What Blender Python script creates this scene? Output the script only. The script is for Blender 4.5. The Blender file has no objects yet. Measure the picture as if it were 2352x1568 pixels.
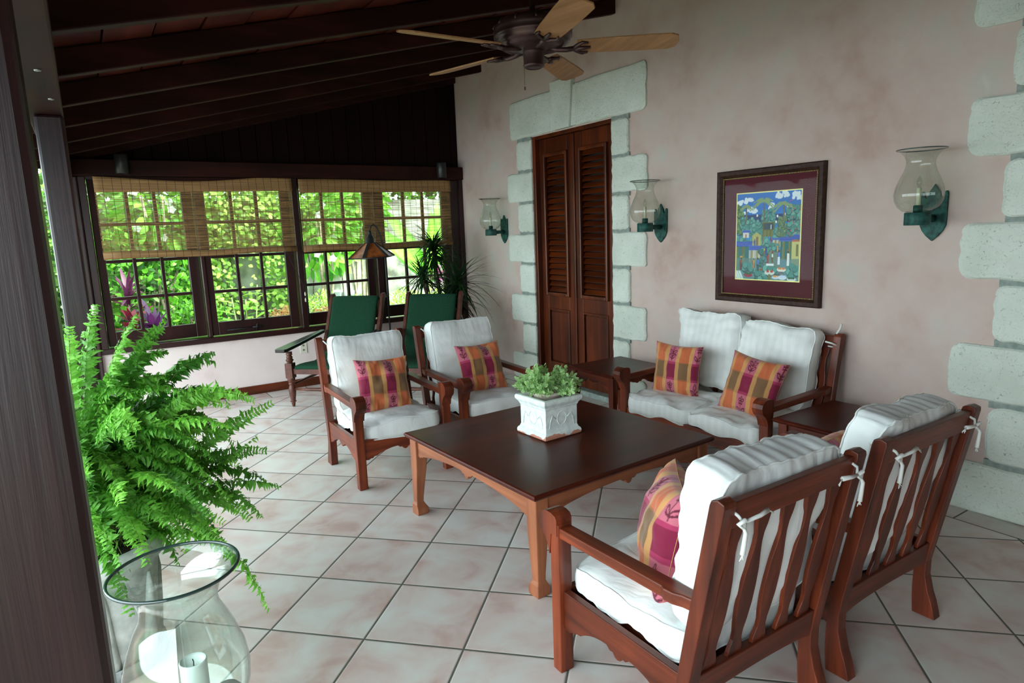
import bpy, bmesh, math, random
import numpy as np
from mathutils import Vector, Matrix, noise
random.seed(7)
sc = bpy.context.scene
COL = sc.collection
PI = math.pi

# ------------------------------------------------------------ helpers
def lin(c):
    return tuple(((v/255)/12.92 if v/255 <= .04045 else ((v/255+.055)/1.055)**2.4) for v in c)
def rgba(c): return (*lin(c), 1)

class MB:
    def __init__(s): s.v = []; s.f = []; s.sm = []; s.c = None
    def add(s, vs, fs, smooth=False, M=None):
        n = len(s.v)
        if M is not None: vs = [tuple(M @ Vector(v)) for v in vs]
        s.v.extend(vs); s.f.extend([tuple(i+n for i in f) for f in fs]); s.sm.extend([smooth]*len(fs))
        return s
    def box(s, x0, x1, y0, y1, z0, z1, M=None):
        vs = [(x, y, z) for z in (z0, z1) for x, y in ((x0, y0), (x1, y0), (x1, y1), (x0, y1))]
        return s.add(vs, [(3,2,1,0),(4,5,6,7),(0,1,5,4),(1,2,6,5),(2,3,7,6),(3,0,4,7)], False, M)
    def prism(s, pts, a0, a1, axis='y', M=None, smooth=False):
        # pts 2D outline (counter clockwise); extruded along axis from a0 to a1
        def P(p, a):
            return {'y': (p[0], a, p[1]), 'x': (a, p[0], p[1]), 'z': (p[0], p[1], a)}[axis]
        n = len(pts)
        vs = [P(p, a0) for p in pts]+[P(p, a1) for p in pts]
        fs = [tuple(range(n)), tuple(reversed(range(n, 2*n)))]
        fs += [(i, i+n, (i+1) % n+n, (i+1) % n) for i in range(n)]
        return s.add(vs, fs, smooth, M)
    def lathe(s, prof, seg=24, M=None, smooth=True, cap=True):
        vs = []; fs = []
        for r, z in prof:
            for i in range(seg):
                a = 2*PI*i/seg; vs.append((r*math.cos(a), r*math.sin(a), z))
        for k in range(len(prof)-1):
            for i in range(seg):
                j = (i+1) % seg
                fs.append((k*seg+i, k*seg+j, (k+1)*seg+j, (k+1)*seg+i))
        if cap:
            if prof[0][0] > 1e-5: fs.append(tuple(reversed(range(seg))))
            if prof[-1][0] > 1e-5: fs.append(tuple((len(prof)-1)*seg+i for i in range(seg)))
        return s.add(vs, fs, smooth, M)
    def tube(s, pts, r, seg=8, M=None, smooth=True, closed=False):
        pts = [Vector(p) for p in pts]; n = len(pts)
        rs = r if isinstance(r, (list, tuple)) else [r]*n
        vs = []; fs = []; up = None
        for k, p in enumerate(pts):
            if closed: t = (pts[(k+1) % n]-pts[k-1])
            else: t = pts[min(k+1, n-1)]-pts[max(k-1, 0)]
            t.normalize()
            if up is None:
                up = Vector((0, 0, 1)) if abs(t.z) < .9 else Vector((1, 0, 0))
            a = t.cross(up)
            if a.length < 1e-5: a = t.cross(Vector((0, 1, 0)))
            a.normalize(); b = a.cross(t).normalized(); up = b
            for i in range(seg):
                w = 2*PI*i/seg; vs.append(tuple(p+rs[k]*(math.cos(w)*a+math.sin(w)*b)))
        for k in range(n if closed else n-1):
            k2 = (k+1) % n
            for i in range(seg):
                j = (i+1) % seg; fs.append((k*seg+i, k2*seg+i, k2*seg+j, k*seg+j))
        if not closed: fs += [tuple(range(seg)), tuple(reversed(range((n-1)*seg, n*seg)))]
        return s.add(vs, fs, smooth, M)
    def build(s, name, mat, parent=None, loc=None, bevel=0, rotz=0, smooth=None, seg=2):
        me = bpy.data.meshes.new(name); me.from_pydata(s.v, [], s.f)
        sm = s.sm if smooth is None else [smooth]*len(s.f)
        me.polygons.foreach_set('use_smooth', sm); me.update()
        if s.c is not None:
            ca = me.color_attributes.new('Col', 'FLOAT_COLOR', 'POINT')
            ca.data.foreach_set('color', np.asarray(s.c, dtype=np.float32).ravel())
        bmm = bmesh.new(); bmm.from_mesh(me); bmesh.ops.recalc_face_normals(bmm, faces=bmm.faces) if len(s.f) < 20000 and s.c is None else None
        bmm.to_mesh(me); bmm.free()
        me.materials.append(mat)
        o = bpy.data.objects.new(name, me); COL.objects.link(o)
        if parent: o.parent = parent
        if loc: o.location = loc
        o.rotation_euler.z = rotz
        if bevel:
            b = o.modifiers.new('b', 'BEVEL'); b.width = bevel; b.segments = seg; b.limit_method = 'ANGLE'; b.angle_limit = math.radians(35)
            b.harden_normals = False
        return o

def tag(o, label, cat, group=None):
    o['label'] = label; o['category'] = cat
    if group: o['group'] = group
    return o
def thing(name, label, cat, loc=(0,0,0), rotz=0, group=None):
    o = bpy.data.objects.new(name, None); COL.objects.link(o)
    o.empty_display_size = .1; o.location = loc; o.rotation_euler.z = rotz
    return tag(o, label, cat, group)
def struct(name, mb, mat, **k):
    o = mb.build(name, mat, **k); o['kind'] = 'structure'; return o
def struct_empty(name, loc=(0,0,0)):
    o = bpy.data.objects.new(name, None); COL.objects.link(o); o['kind'] = 'structure'; o.location = loc; return o
def dup(root, loc, rotz, label, group=None):
    def cp(o, par):
        c = o.copy(); COL.objects.link(c)
        if par: c.parent = par
        for ch in [x for x in ALLCH(o)]: cp(ch, c)
        return c
    r = cp(root, None); r.location = loc; r.rotation_euler.z = rotz; r['label'] = label
    if group: r['group'] = group
    return r
def ALLCH(o): return [x for x in bpy.data.objects if x.parent == o]

# ------------------------------------------------------------ materials
def newmat(name):
    m = bpy.data.materials.new(name); m.use_nodes = True
    nt = m.node_tree; b = nt.nodes['Principled BSDF']
    return m, nt, b
def N(nt, t, **k):
    n = nt.nodes.new(t)
    for a, v in k.items(): setattr(n, a, v)
    return n
def ramp(nt, stops):
    r = N(nt, 'ShaderNodeValToRGB'); e = r.color_ramp.elements
    e[0].position, e[0].color = stops[0][0], stops[0][1]
    e[1].position, e[1].color = stops[-1][0], stops[-1][1]
    for p, c in stops[1:-1]:
        x = e.new(p); x.color = c
    return r
def flat(name, c, rough=.6, metal=0, spec=.5, noise_amt=0, nscale=20, bump=0, c2=None, coat=0, sheen=0):
    m, nt, b = newmat(name)
    b.inputs['Roughness'].default_value = rough; b.inputs['Metallic'].default_value = metal
    b.inputs['Specular IOR Level'].default_value = spec
    b.inputs['Coat Weight'].default_value = coat
    b.inputs['Sheen Weight'].default_value = sheen
    if c2 is None and not bump:
        b.inputs['Base Color'].default_value = rgba(c); return m
    tc = N(nt, 'ShaderNodeTexCoord'); no = N(nt, 'ShaderNodeTexNoise')
    no.inputs['Scale'].default_value = nscale; no.inputs['Detail'].default_value = 5
    nt.links.new(tc.outputs['Object'], no.inputs['Vector'])
    r = ramp(nt, [(.35, rgba(c)), (.65, rgba(c2 or c))])
    nt.links.new(no.outputs['Fac'], r.inputs['Fac']); nt.links.new(r.outputs['Color'], b.inputs['Base Color'])
    if bump:
        bp = N(nt, 'ShaderNodeBump'); bp.inputs['Strength'].default_value = bump; bp.inputs['Distance'].default_value = .01
        nt.links.new(no.outputs['Fac'], bp.inputs['Height']); nt.links.new(bp.outputs['Normal'], b.inputs['Normal'])
    return m
def wood(name, dark, light, axis='x', rough=.35, scale=1.0, coat=.15, streak=18, planks=0, bump=.15, spec=.32):
    m, nt, b = newmat(name)
    tc = N(nt, 'ShaderNodeTexCoord'); mp = N(nt, 'ShaderNodeMapping')
    s = [streak*scale]*3; s['xyz'.index(axis)] = .8*scale
    mp.inputs['Scale'].default_value = s
    nt.links.new(tc.outputs['Object'], mp.inputs['Vector'])
    n1 = N(nt, 'ShaderNodeTexNoise'); n1.inputs['Scale'].default_value = 1; n1.inputs['Detail'].default_value = 8
    n1.inputs['Distortion'].default_value = .22; n1.inputs['Roughness'].default_value = .62
    nt.links.new(mp.outputs['Vector'], n1.inputs['Vector'])
    n2 = N(nt, 'ShaderNodeTexNoise'); n2.inputs['Scale'].default_value = 3; n2.inputs['Detail'].default_value = 3
    nt.links.new(tc.outputs['Object'], n2.inputs['Vector'])
    mid = tuple((a+c)/2 for a, c in zip(dark, light))
    r = ramp(nt, [(.3, rgba(dark)), (.5, rgba(mid)), (.72, rgba(light))])
    mx = N(nt, 'ShaderNodeMath', operation='MULTIPLY_ADD'); mx.inputs[1].default_value = .35
    nt.links.new(n2.outputs['Fac'], mx.inputs[0])
    sb = N(nt, 'ShaderNodeMath', operation='MULTIPLY_ADD'); sb.inputs[1].default_value = .75; sb.inputs[2].default_value = -.05
    nt.links.new(n1.outputs['Fac'], sb.inputs[0]); nt.links.new(sb.outputs[0], mx.inputs[2])
    nt.links.new(mx.outputs[0], r.inputs['Fac']); nt.links.new(r.outputs['Color'], b.inputs['Base Color'])
    b.inputs['Roughness'].default_value = rough; b.inputs['Coat Weight'].default_value = coat; b.inputs['Coat Roughness'].default_value = .25
    b.inputs['Specular IOR Level'].default_value = spec
    bp = N(nt, 'ShaderNodeBump'); bp.inputs['Strength'].default_value = bump; bp.inputs['Distance'].default_value = .004
    nt.links.new(n1.outputs['Fac'], bp.inputs['Height']); nt.links.new(bp.outputs['Normal'], b.inputs['Normal'])
    return m
def thinglass(name, tint=(235,245,240), refl=.12, graze=.8):
    # thin clear glass: a see-through sheet with a Fresnel reflection
    m, nt, b = newmat(name); nt.nodes.remove(b)
    out = nt.nodes['Material Output']
    tr = N(nt, 'ShaderNodeBsdfTransparent'); tr.inputs['Color'].default_value = rgba(tint)
    gl = N(nt, 'ShaderNodeBsdfGlossy'); gl.inputs['Roughness'].default_value = .02
    fr = N(nt, 'ShaderNodeLayerWeight'); fr.inputs['Blend'].default_value = .5
    pw = N(nt, 'ShaderNodeMath', operation='POWER'); pw.inputs[1].default_value = 3.5
    nt.links.new(fr.outputs['Facing'], pw.inputs[0])
    mp = N(nt, 'ShaderNodeMath', operation='MULTIPLY_ADD'); mp.inputs[1].default_value = graze; mp.inputs[2].default_value = refl
    mp.use_clamp = True
    nt.links.new(pw.outputs[0], mp.inputs[0])
    mx = N(nt, 'ShaderNodeMixShader'); nt.links.new(mp.outputs[0], mx.inputs[0])
    nt.links.new(tr.outputs[0], mx.inputs[1]); nt.links.new(gl.outputs[0], mx.inputs[2]); nt.links.new(mx.outputs[0], out.inputs['Surface'])
    return m
def vcol(name, rough=.7, sheen=0, bumpscale=0, spec=.3, trans=0):
    m, nt, b = newmat(name)
    a = N(nt, 'ShaderNodeVertexColor'); a.layer_name = 'Col'
    nt.links.new(a.outputs['Color'], b.inputs['Base Color'])
    b.inputs['Roughness'].default_value = rough; b.inputs['Sheen Weight'].default_value = sheen
    b.inputs['Specular IOR Level'].default_value = spec
    if bumpscale:
        tc = N(nt, 'ShaderNodeTexCoord'); no = N(nt, 'ShaderNodeTexNoise'); no.inputs['Scale'].default_value = bumpscale
        nt.links.new(tc.outputs['Object'], no.inputs['Vector'])
        bp = N(nt, 'ShaderNodeBump'); bp.inputs['Strength'].default_value = .2; bp.inputs['Distance'].default_value = .003
        nt.links.new(no.outputs['Fac'], bp.inputs['Height']); nt.links.new(bp.outputs['Normal'], b.inputs['Normal'])
    if trans: b.inputs['Transmission Weight'].default_value = 0
    return m
def leafmat(name, c1, c2, rough=.45, translucent=.35, scale=6, pos=None):
    # leaf: diffuse+translucent, colour varied from leaf to leaf by noise over the plant
    m, nt, b = newmat(name)
    tc = N(nt, 'ShaderNodeTexCoord'); no = N(nt, 'ShaderNodeTexNoise'); no.inputs['Scale'].default_value = scale; no.inputs['Detail'].default_value = 4
    nt.links.new(tc.outputs['Object'], no.inputs['Vector'])
    r = ramp(nt, [(pos[0] if pos else .36, rgba(c1)), (pos[1] if pos else .64, rgba(c2))])
    nt.links.new(no.outputs['Fac'], r.inputs['Fac']); nt.links.new(r.outputs['Color'], b.inputs['Base Color'])
    b.inputs['Roughness'].default_value = rough; b.inputs['Specular IOR Level'].default_value = .35
    tl = N(nt, 'ShaderNodeBsdfTranslucent'); nt.links.new(r.outputs['Color'], tl.inputs['Color'])
    mx = N(nt, 'ShaderNodeMixShader'); mx.inputs[0].default_value = translucent
    out = nt.nodes['Material Output']
    nt.links.new(b.outputs[0], mx.inputs[1]); nt.links.new(tl.outputs[0], mx.inputs[2]); nt.links.new(mx.outputs[0], out.inputs['Surface'])
    return m

M = {}
# furniture mahogany, grain along each axis
for ax in 'xyz':
    M['red_'+ax] = wood('mahogany_'+ax, (44,14,8), (150,68,36), ax, rough=.38, coat=.03)
    M['tab_'+ax] = wood('table_leg_wood_'+ax, (108,60,40), (176,108,72), ax, rough=.5, coat=.0)
    M['beam_'+ax] = wood('dark_beam_wood_'+ax, (20,8,6), (62,26,17), ax, rough=.6, coat=0, spec=.15, streak=10)
    M['post_'+ax] = wood('post_wood_'+ax, (18,7,9), (60,31,31), ax, rough=.36, coat=.12, spec=.4, streak=26, bump=.4)
    M['door_'+ax] = wood('door_wood_'+ax, (36,12,5), (118,50,14), ax, rough=.32, coat=.12, streak=12)
    M['win_'+ax] = wood('window_wood_'+ax, (28,13,13), (58,28,26), ax, rough=.3, coat=.25, streak=10)
M['top'] = wood('table_top_wood', (46,15,9), (96,36,20), 'y', rough=.3, coat=.0, streak=9, bump=.05, spec=.16)
M['ceil'] = wood('ceiling_board_wood', (42,15,10), (96,42,27), 'x', rough=.6, coat=0, spec=.15, streak=8)
M['panel'] = wood('wall_panel_wood', (18,7,6), (30,13,11), 'z', rough=.7, coat=0, spec=.08, streak=8)
M['chair2'] = wood('plantation_chair_wood', (58,28,20), (110,62,44), 'x', rough=.4, coat=.1)
M['chair2dark'] = wood('plantation_arm_wood', (20,15,14), (48,36,32), 'x', rough=.35, coat=.1)
M['fabric'] = None; M['fabric0'] = flat('cushion_cotton', (226,230,226), rough=.9, c2=(236,239,236), nscale=9, bump=.25, sheen=.2)
def cottonmat(name, c, c2, stripe=None):
    m, nt, b = newmat(name); L = nt.links.new
    tc = N(nt, 'ShaderNodeTexCoord')
    a = N(nt, 'ShaderNodeTexNoise'); a.inputs['Scale'].default_value = 5; a.inputs['Detail'].default_value = 3; L(tc.outputs['Object'], a.inputs['Vector'])
    r = ramp(nt, [(.35, rgba(c)), (.65, rgba(c2))]); L(a.outputs['Fac'], r.inputs['Fac']); L(r.outputs[0], b.inputs['Base Color'])
    b.inputs['Roughness'].default_value = .9; b.inputs['Sheen Weight'].default_value = .15; b.inputs['Specular IOR Level'].default_value = .2
    # soft creases: two stretched, warped noises
    mp = N(nt, 'ShaderNodeMapping'); mp.inputs['Scale'].default_value = (4, 9, 5); mp.inputs['Rotation'].default_value = (0, 0, .35); L(tc.outputs['Object'], mp.inputs['Vector'])
    w = N(nt, 'ShaderNodeTexNoise'); w.inputs['Scale'].default_value = 1; w.inputs['Detail'].default_value = 3; w.inputs['Distortion'].default_value = 1.2; L(mp.outputs[0], w.inputs['Vector'])
    bp = N(nt, 'ShaderNodeBump'); bp.inputs['Strength'].default_value = .38; bp.inputs['Distance'].default_value = .02; L(w.outputs['Fac'], bp.inputs['Height']); L(bp.outputs[0], b.inputs['Normal'])
    if stripe:
        sp = N(nt, 'ShaderNodeSeparateXYZ'); L(tc.outputs['Object'], sp.inputs[0])
        q = N(nt, 'ShaderNodeMath', operation='MULTIPLY'); q.inputs[1].default_value = 2*PI/stripe; L(sp.outputs[1], q.inputs[0])
        s = N(nt, 'ShaderNodeMath', operation='SINE'); L(q.outputs[0], s.inputs[0])
        g = N(nt, 'ShaderNodeMapRange'); g.inputs['From Min'].default_value = -.15; g.inputs['From Max'].default_value = .15; L(s.outputs[0], g.inputs[0])
        hs = N(nt, 'ShaderNodeMixRGB', blend_type='MULTIPLY'); hs.inputs[0].default_value = 1; L(r.outputs[0], hs.inputs[1])
        rr_ = ramp(nt, [(0, (.955, .96, .955, 1)), (1, (1, 1, 1, 1))]); L(g.outputs[0], rr_.inputs['Fac']); L(rr_.outputs[0], hs.inputs[2]); L(hs.outputs[0], b.inputs['Base Color'])
        r2 = N(nt, 'ShaderNodeMapRange'); L(g.outputs[0], r2.inputs[0]); r2.inputs['To Min'].default_value = .9; r2.inputs['To Max'].default_value = .55; L(r2.outputs[0], b.inputs['Roughness'])
    return m
M['fabric'] = cottonmat('cushion_cotton_weave', (224,230,227), (236,240,238))
M['tie'] = flat('tie_cotton', (222,225,220), rough=.9)
M['green'] = flat('green_upholstery', (22,54,38), rough=.95, c2=(28,66,46), nscale=120, bump=.15, spec=.15)
M['stone'] = None
M['metal_dark'] = flat('fan_bronze', (62,46,46), rough=.38, metal=.6, c2=(84,62,60), nscale=14, bump=.1)
M['verdigris'] = flat('verdigris_copper', (12,52,50), rough=.6, metal=.2, c2=(30,92,80), nscale=40, bump=.3)
M['white'] = flat('cream_plastic', (214,214,196), rough=.4)
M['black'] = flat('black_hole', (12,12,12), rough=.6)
M['glass'] = thinglass('window_glass', (244,250,246), .03)
M['shade'] = thinglass('hurricane_glass', (240,244,240), .05)
M['vase'] = thinglass('vase_glass', (246,251,248), .09)
M['rimglass'] = flat('glass_rim', (40,58,54), rough=.08, spec=.8)
M['candle'] = flat('candle_wax', (232,240,236), rough=.5)
M['steel'] = flat('dull_steel', (150,155,150), rough=.35, metal=.8)
M['soil'] = flat('potting_soil', (34,24,18), rough=1, c2=(60,44,32), nscale=60, bump=.6)
M['pot'] = flat('weathered_cement', (150,156,150), rough=.85, c2=(196,200,194), nscale=14, bump=.35)
M['saucer'] = flat('grey_saucer', (104,108,106), rough=.8, c2=(132,136,132), nscale=30, bump=.2)

def wallmat(name, stops, rough=.9, s1=1.1, s2=5, bump=.12):
    m, nt, b = newmat(name)
    tc = N(nt, 'ShaderNodeTexCoord')
    a = N(nt, 'ShaderNodeTexNoise'); a.inputs['Scale'].default_value = s1; a.inputs['Detail'].default_value = 4; a.inputs['Roughness'].default_value = .55; a.inputs['Distortion'].default_value = .4
    c = N(nt, 'ShaderNodeTexNoise'); c.inputs['Scale'].default_value = s2; c.inputs['Detail'].default_value = 6
    d = N(nt, 'ShaderNodeTexNoise'); d.inputs['Scale'].default_value = 160; d.inputs['Detail'].default_value = 2
    for n in (a, c, d): nt.links.new(tc.outputs['Object'], n.inputs['Vector'])
    mx = N(nt, 'ShaderNodeMath', operation='MULTIPLY_ADD'); mx.inputs[1].default_value = .4
    nt.links.new(c.outputs['Fac'], mx.inputs[0])
    m2 = N(nt, 'ShaderNodeMath', operation='MULTIPLY'); m2.inputs[1].default_value = .6
    nt.links.new(a.outputs['Fac'], m2.inputs[0]); nt.links.new(m2.outputs[0], mx.inputs[2])
    r = ramp(nt, stops); nt.links.new(mx.outputs[0], r.inputs['Fac']); nt.links.new(r.outputs['Color'], b.inputs['Base Color'])
    b.inputs['Roughness'].default_value = rough; b.inputs['Specular IOR Level'].default_value = .25
    bp = N(nt, 'ShaderNodeBump'); bp.inputs['Strength'].default_value = bump; bp.inputs['Distance'].default_value = .004
    nt.links.new(d.outputs['Fac'], bp.inputs['Height']); nt.links.new(bp.outputs['Normal'], b.inputs['Normal'])
    return m
M['pink'] = wallmat('pink_lime_plaster', [(.34, rgba((184,158,147))), (.45, rgba((195,174,164))), (.56, rgba((198,182,172))), (.64, rgba((191,186,174))), (.72, rgba((210,204,196)))], s1=1.7, s2=7, bump=.25)
M['pinklow'] = wallmat('pale_pink_plaster', [(.36, rgba((206,184,178))), (.5, rgba((222,206,202))), (.66, rgba((226,214,208)))])
M['stonewall'] = wallmat('garden_wall_cement', [(.38, rgba((84,86,76))), (.5, rgba((150,152,140))), (.62, rgba((186,188,178)))], s1=.8, s2=4, bump=.5)

def stonemat():
    m, nt, b = newmat('coral_stone')
    tc = N(nt, 'ShaderNodeTexCoord')
    v = N(nt, 'ShaderNodeTexNoise'); v.inputs['Scale'].default_value = 55; v.inputs['Detail'].default_value = 6; v.inputs['Distortion'].default_value = 1.6; v.inputs['Roughness'].default_value = .7
    a = N(nt, 'ShaderNodeTexNoise'); a.inputs['Scale'].default_value = 4; a.inputs['Detail'].default_value = 4
    for n in (v, a): nt.links.new(tc.outputs['Object'], n.inputs['Vector'])
    r1 = ramp(nt, [(.3, rgba((204,212,198))), (.7, rgba((224,231,220)))]); nt.links.new(a.outputs['Fac'], r1.inputs['Fac'])
    r2 = ramp(nt, [(.3, (.25,.25,.22,1)), (.42, (1,1,1,1))]); nt.links.new(v.outputs['Fac'], r2.inputs['Fac'])
    mx = N(nt, 'ShaderNodeMixRGB', blend_type='MULTIPLY'); mx.inputs[0].default_value = .85
    nt.links.new(r1.outputs['Color'], mx.inputs[1]); nt.links.new(r2.outputs['Color'], mx.inputs[2]); nt.links.new(mx.outputs[0], b.inputs['Base Color'])
    b.inputs['Roughness'].default_value = .95
    bp = N(nt, 'ShaderNodeBump'); bp.inputs['Strength'].default_value = .55; bp.inputs['Distance'].default_value = .012
    nt.links.new(v.outputs['Fac'], bp.inputs['Height']); nt.links.new(bp.outputs['Normal'], b.inputs['Normal'])
    return m
M['stone'] = stonemat()
M['mortar'] = flat('grey_mortar', (120,132,126), rough=.95, c2=(146,156,148), nscale=30, bump=.3)

# ---- floor: 39 cm tiles laid on the diagonal, straight border courses along the walls
TS, U0, V0 = .38965, -3.308, 1.811
def floormat():
    m, nt, b = newmat('glazed_floor_tiles')
    L = nt.links.new
    def mth(op, a, bb=None, c=None):
        n = N(nt, 'ShaderNodeMath', operation=op)
        for i, x in enumerate((a, bb, c)):
            if x is None: continue
            if isinstance(x, (int, float)): n.inputs[i].default_value = x
            else: L(x, n.inputs[i])
        return n.outputs[0]
    tc = N(nt, 'ShaderNodeTexCoord'); sp = N(nt, 'ShaderNodeSeparateXYZ'); L(tc.outputs['Object'], sp.inputs[0])
    X, Y = sp.outputs[0], sp.outputs[1]
    c = math.cos(PI/4)
    dx, dy = mth('SUBTRACT', X, U0), mth('SUBTRACT', Y, V0)
    a = mth('DIVIDE', mth('MULTIPLY', mth('ADD', dx, dy), c), TS)
    bb = mth('DIVIDE', mth('MULTIPLY', mth('SUBTRACT', dx, dy), c), TS)
    def edge(q):  # distance (tile units) to nearest joint
        f = mth('FRACT', q); return mth('MINIMUM', f, mth('SUBTRACT', 1, f))
    eD = mth('MINIMUM', edge(a), edge(bb))
    idD = mth('ADD', mth('FLOOR', a), mth('MULTIPLY', mth('FLOOR', bb), 17.3))
    bx = mth('DIVIDE', mth('ADD', X, 1.39), .39); by = mth('DIVIDE', mth('SUBTRACT', Y, .963), .385)
    eR, eL = edge(bx), edge(by)
    mR = mth('GREATER_THAN', Y, 3.48); mL = mth('LESS_THAN', X, -6.37)
    def mixv(f, u, v): return mth('ADD', mth('MULTIPLY', mth('SUBTRACT', 1, f), u), mth('MULTIPLY', f, v))
    e = mixv(mR, eD, eR); e = mixv(mL, e, eL)
    dR = mth('DIVIDE', mth('ABSOLUTE', mth('SUBTRACT', Y, 3.48)), TS); dL = mth('DIVIDE', mth('ABSOLUTE', mth('ADD', X, 6.37)), TS)
    e = mth('MINIMUM', e, mth('MINIMUM', dR, dL))
    ids = mixv(mR, idD, mth('ADD', mth('FLOOR', bx), 300)); ids = mixv(mL, ids, mth('ADD', mth('FLOOR', by), 600))
    wn = N(nt, 'ShaderNodeTexWhiteNoise', noise_dimensions='1D'); L(ids, wn.inputs['W'])
    # mottled glaze, shifted per tile
    vm = N(nt, 'ShaderNodeVectorMath', operation='ADD'); L(tc.outputs['Object'], vm.inputs[0])
    sc_ = N(nt, 'ShaderNodeVectorMath', operation='SCALE'); L(wn.outputs['Color'], sc_.inputs[0]); sc_.inputs['Scale'].default_value = 9
    L(sc_.outputs[0], vm.inputs[1])
    n1 = N(nt, 'ShaderNodeTexNoise'); n1.inputs['Scale'].default_value = 5.5; n1.inputs['Detail'].default_value = 5; n1.inputs['Distortion'].default_value = .5
    L(vm.outputs[0], n1.inputs['Vector'])
    r = ramp(nt, [(.30, rgba((196,166,156))), (.44, rgba((210,192,184))), (.56, rgba((214,204,197))), (.68, rgba((216,214,208)))])
    L(n1.outputs['Fac'], r.inputs['Fac'])
    hs = N(nt, 'ShaderNodeHueSaturation'); L(r.outputs['Color'], hs.inputs['Color'])
    L(mth('MULTIPLY_ADD', wn.outputs['Value'], .1, .92), hs.inputs['Value'])
    g = N(nt, 'ShaderNodeMapRange'); g.inputs['From Min'].default_value = .007; g.inputs['From Max'].default_value = .013
    L(e, g.inputs['Value'])
    mx = N(nt, 'ShaderNodeMixRGB'); L(g.outputs[0], mx.inputs[0]); mx.inputs[1].default_value = rgba((84,88,78)); L(hs.outputs[0], mx.inputs[2])
    L(mx.outputs[0], b.inputs['Base Color'])
    rr = mth('MULTIPLY_ADD', g.outputs[0], -.42, .85); L(rr, b.inputs['Roughness'])
    g2 = N(nt, 'ShaderNodeMapRange'); g2.inputs['From Min'].default_value = .006; g2.inputs['From Max'].default_value = .02; L(e, g2.inputs['Value'])
    hh = mth('MULTIPLY_ADD', n1.outputs['Fac'], .12, g2.outputs[0])
    bp = N(nt, 'ShaderNodeBump'); bp.inputs['Strength'].default_value = .5; bp.inputs['Distance'].default_value = .003; L(hh, bp.inputs['Height']); L(bp.outputs[0], b.inputs['Normal'])
    return m
M['floor'] = floormat()

# bamboo blind: slats with gaps, real see-through weave
def bamboo(name, solid):
    m, nt, b = newmat(name); L = nt.links.new
    tc = N(nt, 'ShaderNodeTexCoord'); sp = N(nt, 'ShaderNodeSeparateXYZ'); L(tc.outputs['Object'], sp.inputs[0])
    mp = N(nt, 'ShaderNodeMapping'); mp.inputs['Scale'].default_value = (1, 3, 260); L(tc.outputs['Object'], mp.inputs['Vector'])
    n = N(nt, 'ShaderNodeTexNoise'); n.inputs['Scale'].default_value = 1; n.inputs['Detail'].default_value = 3; L(mp.outputs[0], n.inputs['Vector'])
    r = ramp(nt, [(.32, rgba((126,92,54))), (.5, rgba((148,112,68))), (.68, rgba((170,134,86)))]); L(n.outputs['Fac'], r.inputs['Fac'])
    # warp threads every 7 cm
    f = N(nt, 'ShaderNodeMath', operation='FRACT'); d = N(nt, 'ShaderNodeMath', operation='MULTIPLY'); d.inputs[1].default_value = 1/.068
    L(sp.outputs[1], d.inputs[0]); L(d.outputs[0], f.inputs[0])
    t = N(nt, 'ShaderNodeMath', operation='LESS_THAN'); t.inputs[1].default_value = .05; L(f.outputs[0], t.inputs[0])
    mx = N(nt, 'ShaderNodeMixRGB'); L(t.outputs[0], mx.inputs[0]); L(r.outputs[0], mx.inputs[1]); mx.inputs[2].default_value = rgba((60,40,28)); L(mx.outputs[0], b.inputs['Base Color'])
    b.inputs['Roughness'].default_value = .7
    out = nt.nodes['Material Output']
    tl = N(nt, 'ShaderNodeBsdfTranslucent'); L(mx.outputs[0], tl.inputs['Color'])
    m1 = N(nt, 'ShaderNodeMixShader'); m1.inputs[0].default_value = .12 if not solid else .06; L(b.outputs[0], m1.inputs[1]); L(tl.outputs[0], m1.inputs[2])
    if solid: L(m1.outputs[0], out.inputs['Surface']); return m
    n2 = N(nt, 'ShaderNodeTexNoise'); n2.inputs['Scale'].default_value = 1; n2.inputs['Detail'].default_value = 2
    mp2 = N(nt, 'ShaderNodeMapping'); mp2.inputs['Scale'].default_value = (1, 4, 240); L(tc.outputs['Object'], mp2.inputs['Vector']); L(mp2.outputs[0], n2.inputs['Vector'])
    g = N(nt, 'ShaderNodeMapRange'); g.inputs['From Min'].default_value = .38; g.inputs['From Max'].default_value = .6; L(n2.outputs['Fac'], g.inputs['Value'])
    g.inputs['To Min'].default_value = .16; g.inputs['To Max'].default_value = .66
    nt2 = N(nt, 'ShaderNodeMath', operation='SUBTRACT'); nt2.inputs[0].default_value = 1; L(t.outputs[0], nt2.inputs[1])
    ml = N(nt, 'ShaderNodeMath', operation='MULTIPLY'); L(g.outputs[0], ml.inputs[0]); L(nt2.outputs[0], ml.inputs[1])
    tr = N(nt, 'ShaderNodeBsdfTransparent'); m2 = N(nt, 'ShaderNodeMixShader'); L(ml.outputs[0], m2.inputs[0]); L(m1.outputs[0], m2.inputs[1]); L(tr.outputs[0], m2.inputs[2])
    L(m2.outputs[0], out.inputs['Surface']); return m
M['blind'] = bamboo('bamboo_weave', False); M['blindsolid'] = bamboo('bamboo_folded', True)
M['fanblk'] = flat('spot_paint', (26,30,30), rough=.4)
# ============================================================ SETTING
WY, WX = 3.65, -6.64
H0, SL = 2.182, .254            # rafter underside at y=0 and its slope
def zr(y): return H0+SL*y
# floor
struct('floor', MB().box(WX, 1.6, -.32, WY, -.12, 0), M['floor'])
M['bounce_paving'] = flat('warm_bounce_paving', (88,72,62), rough=.9, c2=(106,90,78), nscale=4)
struct('floor', MB().box(-6.6, 2.5, -3.2, -.33, -.3, -.11), M['bounce_paving'])  # unseen paving added outside to bounce warm light up under the roof
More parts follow.
